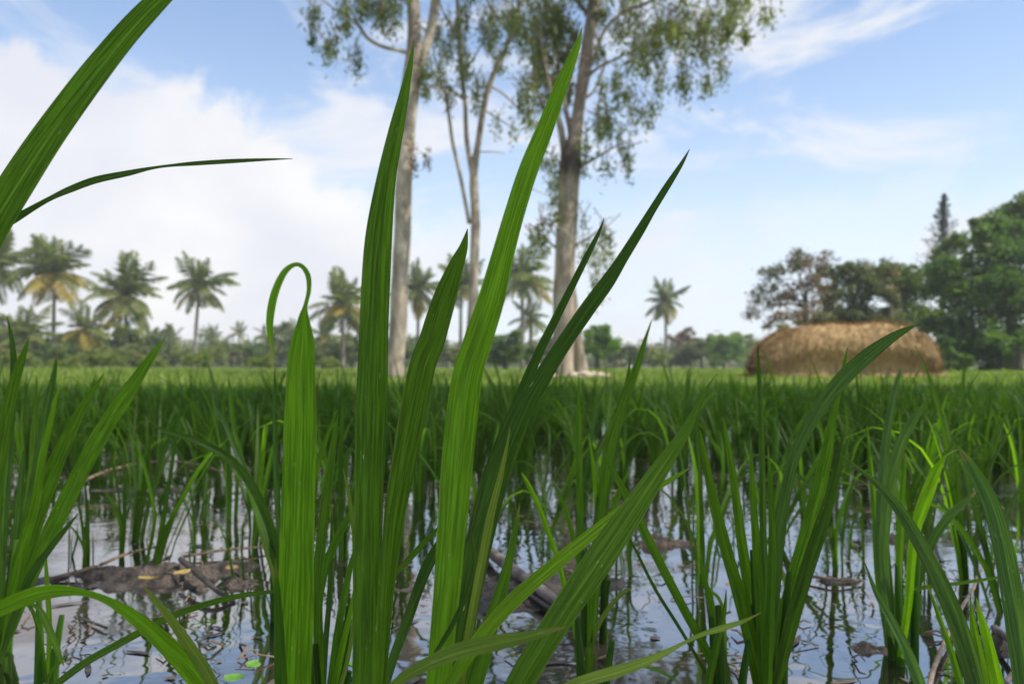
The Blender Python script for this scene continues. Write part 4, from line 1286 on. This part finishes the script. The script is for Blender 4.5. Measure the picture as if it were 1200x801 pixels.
# --- coconut palms
def frond_data(seed, mat, arch, length=1.0):
    """Frond of unit length along +X, rising by its arch; rachis and separate leaflets in one mesh."""
    r = random.Random(seed)
    n = 15
    pts = []
    x = z = 0.0
    a = 0.25
    for i in range(n + 1):
        pts.append(Vector((x, 0.02 * math.sin(i * 0.5 + seed), z)))
        a -= arch / n * (0.5 + i / n)
        x += math.cos(a) / n
        z += math.sin(a) / n
    V, Fq = [], []
    tv, tf, _ = tube(pts, [0.014 * (1 - 0.85 * i / n) for i in range(n + 1)], 4, cap=False)
    V += [tuple(q) for q in tv]
    Fq += [tuple(q) for q in tf]
    for i in range(2, n + 1):
        t = (pts[i] - pts[i - 1]).normalized()
        for sgn in (-1, 1):
            for h in (0.0, 0.5):
                p0 = pts[i - 1].lerp(pts[i], h)
                s = (i - 1 + h) / n
                ll = 0.33 * math.sin(math.pi * (0.14 + 0.80 * s)) * r.uniform(0.8, 1.15)
                dr = Vector((0.55 * t.x, sgn * 0.78, 0.55 * t.z - 0.18 - 0.55 * r.random()))
                dr.normalize()
                wd = t * 0.021
                tip = p0 + dr * ll + Vector((0, 0, -0.10 * ll))
                mid = p0 + dr * ll * 0.5
                b = len(V)
                V += [tuple(p0 - wd * 0.4), tuple(mid + wd), tuple(tip), tuple(mid - wd)]
                Fq.append((b, b + 1, b + 2, b + 3))
    return np_mesh('frond', V, np.array(Fq), mat, smooth=False)


FD = {}
for ai, ar in enumerate((0.5, 1.0, 1.7)):
    for mn, mt in (('g', FROND), ('d', FROND_DEEP), ('y', FROND_YEL)):
        FD[(ai, mn)] = frond_data(ai * 7 + 3, mt, ar)


def palm(label, x, y, r, Y, yellow=0.2, n=32, lean=0.0, base_y=None, seed=0, hang=0.0, group=None, ground=True):
    """Crown centre at photo pixel (x, y), frond reach r pixels, standing Y metres away."""
    rr = random.Random(seed * 17 + 5)
    c = at(x, y, Y)
    g = ground_z(c.x - lean, Y)
    base = Vector((c.x - lean, Y, g))
    root = empty('coconut_palm', base)
    tag(root, label, 'palm', group)
    R = r * Y / F
    top = c - base
    pts = [Vector((0, 0, -0.2)), Vector((top.x * 0.25, 0, top.z * 0.4)), Vector((top.x * 0.65, 0, top.z * 0.75)), top]
    Vv, Ff, Uu = tube(smooth_pts([tuple(p) for p in pts], 3), np.linspace(0.22, 0.13, 10), 8, 0.08)
    link('trunk', np_mesh('trunk', Vv, Ff, BARK_PALM, Uu), root)
    tilt = Matrix.Rotation(rr.uniform(-0.22, 0.22), 4, 'Y') @ Matrix.Rotation(rr.uniform(-0.2, 0.2), 4, 'X')
    droop_k = rr.uniform(120, 150)
    n = int(n * rr.uniform(0.8, 1.1))
    for k in range(n):
        q = k / n
        # young fronds upright, old ones hanging
        elev = math.radians(84 - droop_k * q ** 0.85 + rr.uniform(-14, 14))
        azm = k * 2.399 + rr.uniform(-0.3, 0.3)
        old = q > 0.62
        mk = 'y' if (old and rr.random() < yellow) else ('d' if q < 0.5 and rr.random() < 0.45 else 'g')
        ai = 0 if q < 0.25 else (1 if q < 0.6 else 2)
        if elev < -0.2:
            ai = 1
        o = link('frond', FD[(ai, mk)], root, top)
        o.rotation_euler = (tilt @ Matrix.Rotation(azm, 4, 'Z') @ Matrix.Rotation(-elev, 4, 'Y')).to_euler()
        sc = R * 1.12 * rr.uniform(0.75, 1.15) * (0.9 if q < 0.12 else 1.0)
        o.scale = (sc, sc, sc)
    # nuts
    for k in range(5):
        a = k * 1.3
        p = top + Vector((0.28 * math.cos(a), 0.28 * math.sin(a), -0.35 - 0.1 * (k % 2)))
        Vn, Fn, Un = tube([p + Vector((0, 0, z)) for z in (-0.15, -0.1, 0, 0.1, 0.15)], [0.03, 0.10, 0.13, 0.10, 0.03], 7)
        link('coconut', np_mesh('coconut', Vn, Fn, FROND_YEL if k % 2 else FROND, Un), root)
    return root


palm('coconut palm cut off by the left edge of the picture', -12, 312, 46, 78, 0.2, seed=1)
palm('coconut palm with the most yellow hanging fronds', 64, 320, 50, 76, 0.8, seed=2, n=36)
palm('coconut palm just right of the yellow fronded one', 148, 345, 48, 74, 0.4, seed=3, n=34)
palm('coconut palm standing alone on a thin visible trunk, left of the looped blade', 234, 335, 38, 84, 0.3, seed=4, lean=0.5)
palm('coconut palm right behind the broad looped blade', 402, 358, 42, 80, 0.4, seed=5)
palm('coconut palm partly hidden by the forking eucalyptus trunk', 490, 338, 32, 90, 0.3, seed=6)
palm('coconut palm behind the slim three stemmed eucalyptus', 540, 335, 36, 86, 0.4, seed=7)
palm('dark drooping coconut palm left of the stout eucalyptus', 612, 322, 40, 70, 0.3, seed=8)
palm('lone coconut palm between the stout eucalyptus and the haystack', 780, 352, 27, 96, 0.25, seed=9)
palm('low young coconut palm crowded beneath the yellow fronded palm', 100, 385, 36, 70, 0.3, seed=10, n=20)
palm('low bushy coconut palm near the left edge', 30, 392, 40, 68, 0.3, seed=11, n=20)
palm('short coconut palm low behind the broad blade, touching the bushes', 378, 392, 24, 90, 0.5, seed=12, n=18)
palm('short drooping coconut palm under the dark drooping one', 622, 372, 26, 72, 0.4, seed=13, n=18)
TINY_TXT = ['just left of the thin trunked lone palm', 'just right of the thin trunked lone palm', 'midway between the thin trunked palm and the looped blade', 'left of the hanging tip of the looped blade', 'right of the hanging tip of the looped blade',
            'beside the foot of the forking eucalyptus', 'left below the lone palm near the haystack', 'between the bright green bush and the lone palm', 'right of the palm next to the yellow fronded one', 'just left of the broad looped blade']
for i, (x, y, r_) in enumerate([(205, 395, 14), (250, 393, 13), (280, 390, 14), (310, 392, 15), (330, 390, 13), (446, 385, 14), (755, 408, 10), (742, 412, 9), (175, 392, 15), (345, 388, 14)]):
    palm('tiny hazy far palm ' + TINY_TXT[i], x, y, r_, 150, 0.3, seed=30 + i, n=14, group='palms of the far tree line')


# --- bushes and trees of the field edge
def px_tree(name, label, cat, Y, bx, base_py, blobs_px, fol, card, n_per, trunk_px=None, group=None, **kw):
    b = at(bx, base_py, Y)
    b.z = ground_z(b.x, Y)
    s = Y / F
    bl = [px_blob(x, y, rx, ry, Y, b, None, random.uniform(-0.4, 0.4) * rx * s) for (x, y, rx, ry) in blobs_px]
    tz = min(q[2] for q in bl) if trunk_px is None else (HOR - trunk_px) * s
    th = max(0.4, sum(q[2] for q in bl) / len(bl) - 0.1)
    return make_tree(name, label, cat, b, th, kw.pop('trunk_r', 0.16), bl, fol, card, n_per, group, **kw)


px_tree('bush', 'round dark green bush left of the stout eucalyptus', 'bush', 55, 592, 432, [(580, 408, 14, 14), (597, 404, 16, 15), (612, 412, 12, 12), (590, 420, 20, 10)], FOL_DARK, 0.18, 2200)
px_tree('bush', 'bright green bush right of the stout eucalyptus', 'bush', 52, 700, 432, [(694, 400, 16, 14), (706, 392, 12, 10), (716, 404, 11, 10), (702, 412, 16, 10), (690, 388, 8, 7)], FOL_BRIGHT, 0.18, 1500, spread=0.24)
px_tree('tree', 'thin brown tree behind the lone palm', 'tree', 100, 800, 433, [(795, 402, 12, 10), (806, 394, 12, 8), (815, 402, 10, 8), (790, 412, 14, 10)], FOL_BROWN, 0.28, 650, spread=0.26)
px_tree('bush', 'dry brown thicket left of the green tree near the haystack', 'bush', 95, 822, 433, [(812, 412, 14, 12), (826, 408, 12, 12), (838, 413, 9, 12), (800, 420, 14, 10)], FOL_OLIVE, 0.28, 750, spread=0.26)
px_tree('tree', 'rounded light green tree between the brown thicket and the haystack', 'tree', 92, 848, 433, [(843, 405, 14, 12), (857, 399, 14, 11), (850, 414, 20, 12), (866, 408, 12, 10)], FOL_BRIGHT, 0.28, 850, spread=0.24)
px_tree('tree', 'hazy green tree close behind the left end of the haystack', 'tree', 120, 875, 433, [(862, 398, 10, 9), (876, 404, 14, 10), (888, 408, 12, 10), (872, 416, 20, 12)], FOL_MID, 0.3, 700, spread=0.24)
px_tree('bush', 'small dark shrub below the rounded light green tree', 'bush', 80, 838, 433, [(836, 422, 8, 7), (842, 425, 7, 6)], FOL_MID, 0.2, 800, limbs=False)

# unseen tree added right of the view, its crown spread to shade the paddy
blobs = []
for k in range(34):
    a, q = random.uniform(0, 6.28), math.sqrt(random.random())
    blobs.append((4.4 * q * math.cos(a) - 0.3, 4.6 * q * math.sin(a) + 1.4, random.uniform(6.4, 8.8) - 1.2 * q, random.uniform(0.6, 1.2), random.uniform(0.6, 1.2), random.uniform(0.4, 0.8)))
make_tree('tree', 'unseen spreading tree added right of the view to shade the near rice', 'tree', Vector((6.2, -0.2, 0.0)), 6.2, 0.22, blobs, FOL_MID, 0.17, 290, spread=0.26, clump=18, ragged=0)

# right hand trees
px_tree('tree', 'airy brownish tree rising behind the left end of the haystack', 'tree', 42, 945, 433,
        [(905, 322, 14, 12), (928, 312, 16, 11), (950, 310, 16, 11), (890, 352, 12, 9), (912, 352, 16, 10), (885, 366, 10, 8), (935, 335, 18, 12), (958, 335, 14, 14), (925, 370, 16, 9), (948, 362, 16, 14), (898, 338, 10, 8), (908, 378, 12, 7), (940, 302, 12, 7), (965, 305, 12, 9)],
        FOL_BROWN, 0.15, 1150, spread=0.5, clump=14, trunk_r=0.16, ragged=2)
px_tree('tree', 'olive tree with tan flushes behind the middle of the haystack', 'tree', 44, 1000, 433,
        [(985, 322, 18, 14), (1010, 316, 18, 14), (1000, 345, 24, 18), (1030, 335, 18, 18), (975, 352, 16, 18), (1015, 368, 26, 16), (1040, 315, 14, 12), (985, 374, 26, 12), (958, 377, 20, 9), (1035, 380, 26, 12)],
        FOL_OLIVE, 0.19, 1900, spread=0.28, clump=16, trunk_r=0.2)
px_tree('tree', 'mid green tree behind the right end of the haystack', 'tree', 46, 1062, 433,
        [(1050, 320, 14, 14), (1068, 322, 16, 14), (1055, 345, 20, 18), (1080, 340, 18, 16), (1065, 372, 26, 20), (1040, 375, 20, 18), (1085, 372, 20, 20), (1092, 318, 14, 14), (1108, 300, 12, 15), (1124, 285, 13, 15), (1100, 335, 16, 16)],
        FOL_MID, 0.19, 2100, spread=0.26, clump=16, trunk_r=0.2)
px_tree('tree', 'massive dark green tree spreading at the right edge', 'tree', 40, 1165, 433,
        [(1110, 330, 22, 22), (1135, 310, 22, 24), (1160, 290, 24, 26), (1190, 300, 30, 30), (1120, 360, 26, 24), (1150, 345, 28, 28), (1190, 350, 30, 30), (1110, 395, 24, 24), (1145, 390, 28, 26), (1185, 395, 30, 26), (1225, 340, 34, 50), (1100, 415, 16, 12), (1130, 418, 22, 12), (1170, 420, 26, 12)],
        FOL_DARK, 0.20, 2100, spread=0.22, clump=18, trunk_r=0.3)
px_tree('tree', 'lighter green tree topping the massive dark one at the right edge', 'tree', 46, 1185, 433,
        [(1160, 262, 16, 14), (1178, 250, 16, 14), (1196, 238, 14, 14), (1150, 278, 14, 14), (1215, 250, 24, 22), (1185, 275, 24, 22), (1210, 290, 30, 26)],
        FOL_MID, 0.20, 1900, spread=0.22, clump=18, trunk_r=0.25)
px_tree('bush', 'dark shrub at the foot of the massive tree beside the haystack', 'bush', 37, 1110, 436, [(1105, 412, 14, 14), (1122, 418, 12, 11), (1112, 424, 16, 8)], FOL_DARK, 0.17, 2600, limbs=False)
px_tree('bush', 'yellow green shrub growing low at the right edge', 'bush', 36, 1195, 436, [(1185, 402, 16, 12), (1205, 395, 16, 14), (1165, 398, 12, 9)], FOL_BRIGHT, 0.15, 700, limbs=False, spread=0.22)

# the bluish conifer spire
Yc = 52.0
b = at(1104, 433, Yc)
b.z = ground_z(b.x, Yc)
root = empty('conifer_tree', b)
tag(root, 'thin bluish conifer spire poking above the right hand trees', 'conifer')
topz = (HOR - 224) * Yc / F + CAMZ
Vv, Ff, Uu = tube([Vector((0, 0, -0.1)), Vector((0.1, 0, topz * 0.5)), Vector((0.16, 0, topz * 0.8)), Vector((0.33, 0, topz))], [0.2, 0.13, 0.06, 0.015], 8, 0.1)
link('trunk', np_mesh('trunk', Vv, Ff, BARK_DARK, Uu), root)
cents = []
for k in range(110):
    q = (k / 110) ** 0.9
    z = topz * (0.40 + 0.60 * q)
    ln = (2.0 * (1 - q) ** 0.9 + 0.05) * random.uniform(0.35, 1.15)
    a = k * 2.4 + random.uniform(-0.4, 0.4)
    bx_ = 0.10 + 0.08 * q + 0.42 * max(0, q - 0.55) ** 1.3
    for s_ in np.linspace(0.1, 1, 8):
        cents.append(rng.normal(0, 1, (6, 3)) * (0.04 + 0.12 * (1 - q)) + np.array([bx_ + math.cos(a) * ln * s_, math.sin(a) * ln * s_, z + 0.45 * s_ * ln - 0.1]))
Vv, Ff = leaf_cards(np.concatenate(cents), 0.18, 3.5, 0.1)
link('crown', np_mesh('crown', Vv, Ff, FOL_CONE, smooth=False), root)

# far bushes along the left edge of the field: four kinds, copied
kinds = []
for v, (fol, w_, h_) in enumerate([(FOL_MID, 2.6, 1.7), (FOL_SCRUB, 3.0, 1.5), (FOL_WEED, 2.4, 1.3), (FOL_SCRUB, 2.0, 2.2)]):
    bl = [(random.uniform(-w_, w_) * 0.6, random.uniform(-0.8, 0.8), h_ * random.uniform(0.5, 1.1), w_ * random.uniform(0.35, 0.55), 1.0, h_ * random.uniform(0.4, 0.6)) for _ in range(6)]
    kinds.append(bl)
protoB = {}
BUSHL = ['mid green', 'olive and tan', 'light green', 'tall green']
BUSH_AT = ['cut by the left picture edge', 'below the palm cut by the left edge', 'behind the low bushy left palm', 'below the yellow fronded palm', 'left below the palm right of the yellow fronded one', 'right below the palm right of the yellow fronded one',
           'left of the thin palm trunk', 'touching the left of the thin palm trunk', 'touching the right of the thin palm trunk', 'right of the thin palm trunk', 'midway between thin palm trunk and looped blade', 'behind the hanging tip of the looped blade',
           'behind the broad looped blade', 'right of the broad looped blade', 'below the palm behind the looped blade', 'left of the forking eucalyptus foot', 'at the foot of the forking eucalyptus', 'right of the forking eucalyptus foot',
           'left of the slim eucalyptus foot', 'at the slim eucalyptus foot', 'below the dark drooping palm', 'left behind the stout eucalyptus foot', 'right of the bright bush by the stout eucalyptus', 'left of the lone palm trunk', 'touching the lone palm trunk',
           'right of the lone palm trunk', 'behind the haystack left end', 'behind the haystack left shoulder', 'small and near, beneath the low bushy left palm', 'small and near, right of the yellow fronded palm', 'small and near, below the second palm', 'small and near, below the yellow fronded palm',
           'low weedy, at the left picture edge in the field', 'low weedy, before the yellow fronded palm', 'low weedy, before the second palm', 'low weedy, behind the tip of the big left blade', 'low weedy, before the thin palm trunk', 'low weedy, under the hanging loop tip', 'low weedy, before the palm behind the loop', 'low weedy, before the slim eucalyptus']
fols = [FOL_MID, FOL_SCRUB, FOL_WEED, FOL_SCRUB]
bush_spots = [(-20, 78, 1.3), (12, 82, 1.1), (52, 78, 1.3), (90, 80, 1.2), (128, 82, 1.3), (160, 84, 1.1), (182, 100, 1.0), (215, 104, 1.0), (246, 98, 0.9), (272, 106, 1.1), (300, 96, 0.9), (328, 104, 1.1), (352, 98, 1.0), (384, 92, 1.1), (412, 88, 1.2),
              (440, 96, 1.2), (470, 100, 1.1), (500, 92, 1.2), (524, 100, 1.1), (548, 94, 1.1), (628, 84, 1.2), (650, 90, 1.2), (728, 96, 1.0), (748, 100, 1.1), (766, 92, 0.9), (786, 98, 1.1), (898, 100, 1.1), (920, 96, 1.2), (30, 64, 0.7), (110, 66, 0.7), (145, 62, 0.6), (70, 62, 0.6), (20, 47, 0.42), (75, 44, 0.36), (120, 49, 0.46), (175, 46, 0.36), (235, 50, 0.40), (305, 47, 0.34), (390, 52, 0.42), (545, 50, 0.36)]
for i, (x, Y, sc) in enumerate(bush_spots):
    v = (i * 3 + i // 4) % 4 if i < 32 else 2
    c = at(x, 433, Y)
    c.z = ground_z(c.x, Y)
    if v not in protoB:
        r_ = make_tree('bush', BUSHL[v] + ' bush', 'bush', c, 1.2, 0.09, kinds[v], fols[v], 0.24, 650, 'bushes along the far field edge', limbs=False)
        protoB[v] = r_
    else:
        r_ = protoB[v].copy()
        COL.objects.link(r_)
        for ch in protoB[v].children:
            q = ch.copy()
            COL.objects.link(q)
            q.parent = r_
    r_['label'] = BUSHL[v] + ' bush ' + BUSH_AT[i]
    r_.location = c
    r_.rotation_euler = (0, 0, random.uniform(0, 6.28))
    r_.scale = (sc * 1.25, sc * 1.25, sc * random.uniform(0.95, 1.6))

# the far wood behind everything, one mass
bl = []
for k in range(150):
    x = -200 + 1600 * (k + random.random()) / 150
    Y = random.uniform(165, 215)
    c = at(x, 433, Y)
    hgt = random.uniform(4.0, 7.0) + (2.0 if x < 420 else 0) * random.random()
    bl.append((c.x, Y, hgt * 0.55, random.uniform(2.5, 5.0), 3.0, hgt * 0.55))
for k in range(110):
    x = -200 + 1600 * (k + random.random()) / 110
    Y = random.uniform(150, 165)
    c = at(x, HOR, Y)
    bl.append((c.x, Y, 0.7, 3.4, 2.0, 1.3))
P = blob_points(bl, 150, 30, 0.2)
P[:, 2] = np.maximum(P[:, 2], 0.1)
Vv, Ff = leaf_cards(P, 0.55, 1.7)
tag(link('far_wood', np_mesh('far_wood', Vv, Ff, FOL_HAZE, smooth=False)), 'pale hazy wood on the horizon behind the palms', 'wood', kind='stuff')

# ------------------------------------------------------------------ haystack
m, t, out = new_mat('straw')
tc = t.node('ShaderNodeTexCoord').outputs['Object']
mp = t.node('ShaderNodeMapping')
mp.inputs['Scale'].default_value = (1.0, 1.0, 0.25)
t.l.new(tc, mp.inputs[0])
n1 = t.noise(mp.outputs[0], 14.0, 6.0, 0.65)
n2 = t.noise(tc, 1.3, 4.0, 0.6)
col = t.mix(t.range(n1, 0.3, 0.7), (0.27, 0.17, 0.08), (0.52, 0.37, 0.185))
col = t.mix(t.range(n2, 0.48, 0.72, 0.0, 0.55), col, (0.30, 0.19, 0.09))
p = principled(t, col, 0.9, 0.1, bump(t, n1, 0.8, 0.06))
t.l.new(p.outputs[0], out.inputs[0])
STRAWM = m
YH = 18.5
sH = YH / F
hb = at(987, 442, YH)
hb.z = 0.0
root = empty('haystack', (hb.x, YH, ground_z(hb.x, YH)))
tag(root, 'long rounded golden straw haystack standing in the field before the trees', 'haystack')
prof = [(-106, 3), (-103, 18), (-95, 33), (-81, 46), (-64, 55), (-40, 59.5), (0, 60.5), (35, 61), (58, 60), (76, 54), (90, 43), (99, 25), (104, 3)]
prof = smooth_pts([(a, b_) for a, b_ in prof], 5)
nA = 36
V = []
for (a, h_) in prof:
    x = a * sH
    H = max(0.06, h_ * sH)
    dep = 0.95 * min(1.0, (H / (62 * sH)) ** 0.5)
    for k in range(nA + 1):
        th = math.pi * k / nA
        cx_, sz_ = math.cos(th), math.sin(th)
        e = 0.62
        py = -dep * math.copysign(abs(cx_) ** e, cx_)
        pz = H * abs(sz_) ** e
        q = Vector((x * 1.1, py * 1.1, pz * 1.1))
        dn = 0.09 * mnoise.noise(q * 1.0) + 0.075 * mnoise.noise(q * 2.6) + 0.05 * mnoise.noise(q * 6.1)
        rel = pz / H
        under = (max(0.0, 1 - (rel - 0.22) / 0.34) if rel > 0.22 else 0.6 + 0.4 * rel / 0.22) ** 0.7 * (rel < 0.56) * max(0.0, 0.8 + 0.9 * mnoise.noise(Vector((x * 1.3, 0, 3))))
        sh = 1 - 0.42 * under
        V.append((x + dn * 0.7, py * sh - dn * (1 if py < 0 else -1) * abs(cx_), max(0.0, pz + dn * sz_)))
kk = nA + 1
Fq = [(i * kk + j, (i + 1) * kk + j, (i + 1) * kk + j + 1, i * kk + j + 1) for i in range(len(prof) - 1) for j in range(nA)]
link('body', np_mesh('haystack_body', V, np.array(Fq), STRAWM), root)
Va = np.array(V).reshape(len(prof), kk, 3)
NS = 16000
ii = rng.integers(1, len(prof) - 2, NS)
jj = rng.integers(2, nA - 9, NS)
fa, fb = rng.random(NS)[:, None], rng.random(NS)[:, None]
p0 = Va[ii, jj] * (1 - fa) * (1 - fb) + Va[ii + 1, jj] * fa * (1 - fb) + Va[ii, jj + 1] * (1 - fa) * fb + Va[ii + 1, jj + 1] * fa * fb
du = Va[ii + 1, jj] - Va[ii, jj]
dv = Va[ii, jj] - Va[ii, jj + 1]
nr = np.cross(du, dv)
nr /= np.linalg.norm(nr, axis=1)[:, None] + 1e-9
cen = p0 - np.array([0, 0, 0.5])
nr *= np.sign((nr * cen).sum(1))[:, None]
dn = dv / (np.linalg.norm(dv, axis=1)[:, None] + 1e-9)
dirv = dn * 0.8 + rng.normal(0, 0.45, (NS, 3)) + nr * 0.42 + np.array([0, 0, -0.35])
dirv /= np.linalg.norm(dirv, axis=1)[:, None]
sd = np.cross(dirv, nr)
sd /= np.linalg.norm(sd, axis=1)[:, None] + 1e-9
L = (0.08 + 0.15 * rng.random(NS))[:, None]
V = np.empty((NS, 3, 3))
V[:, 0] = p0 - sd * 0.008
V[:, 1] = p0 + sd * 0.008
V[:, 2] = p0 + dirv * L
V[:, 2, 2] = np.maximum(V[:, 2, 2], 0.0)
NL = 1600
a_ = rng.random(NL) * math.pi * 2
ex, ey = 108 * sH * (1 + 0.10 * rng.random(NL)), 1.0 * (1 + 0.5 * rng.random(NL))
lx, ly = np.cos(a_) * ex, np.sin(a_) * ey
la = rng.random(NL) * 6.28
ll = 0.06 + 0.10 * rng.random(NL)
lz = 0.01 + 0.07 * rng.random(NL) ** 2
W2 = np.empty((NL, 3, 3))
W2[:, 0] = np.stack([lx, ly, lz], 1)
W2[:, 1] = np.stack([lx - np.sin(la) * 0.02, ly + np.cos(la) * 0.02, lz + 0.015], 1)
W2[:, 2] = np.stack([lx + np.cos(la) * ll, ly + np.sin(la) * ll, lz + 0.05 * rng.random(NL)], 1)
V = np.concatenate([V, W2])
o = link('straw', np_mesh('straw', V.reshape(-1, 3), np.arange(len(V) * 3).reshape(-1, 3), STRAWM, smooth=False), root)
o['kind'] = 'stuff'

# ------------------------------------------------------------------ the hazy air
m, t, out = new_mat('haze_air')
vol = t.node('ShaderNodeVolumePrincipled')
vol.inputs['Color'].default_value = (0.93, 0.96, 1.0, 1)
vol.inputs['Density'].default_value = 0.0008
vol.inputs['Anisotropy'].default_value = 0.2
t.l.new(vol.outputs[0], out.inputs['Volume'])
X, Y0, Y1, Z0, Z1 = 440, -80, 470, -1.2, 24.0
V = [(-X, Y0, Z0), (X, Y0, Z0), (X, Y1, Z0), (-X, Y1, Z0), (-X, Y0, Z1), (X, Y0, Z1), (X, Y1, Z1), (-X, Y1, Z1)]
Fq = np.array([(0, 3, 2, 1), (4, 5, 6, 7), (0, 1, 5, 4), (1, 2, 6, 5), (2, 3, 7, 6), (3, 0, 4, 7)])
tag(link('haze', np_mesh('haze', V, Fq, m, smooth=False)), 'pale warm haze hanging over the field', 'haze', kind='stuff')
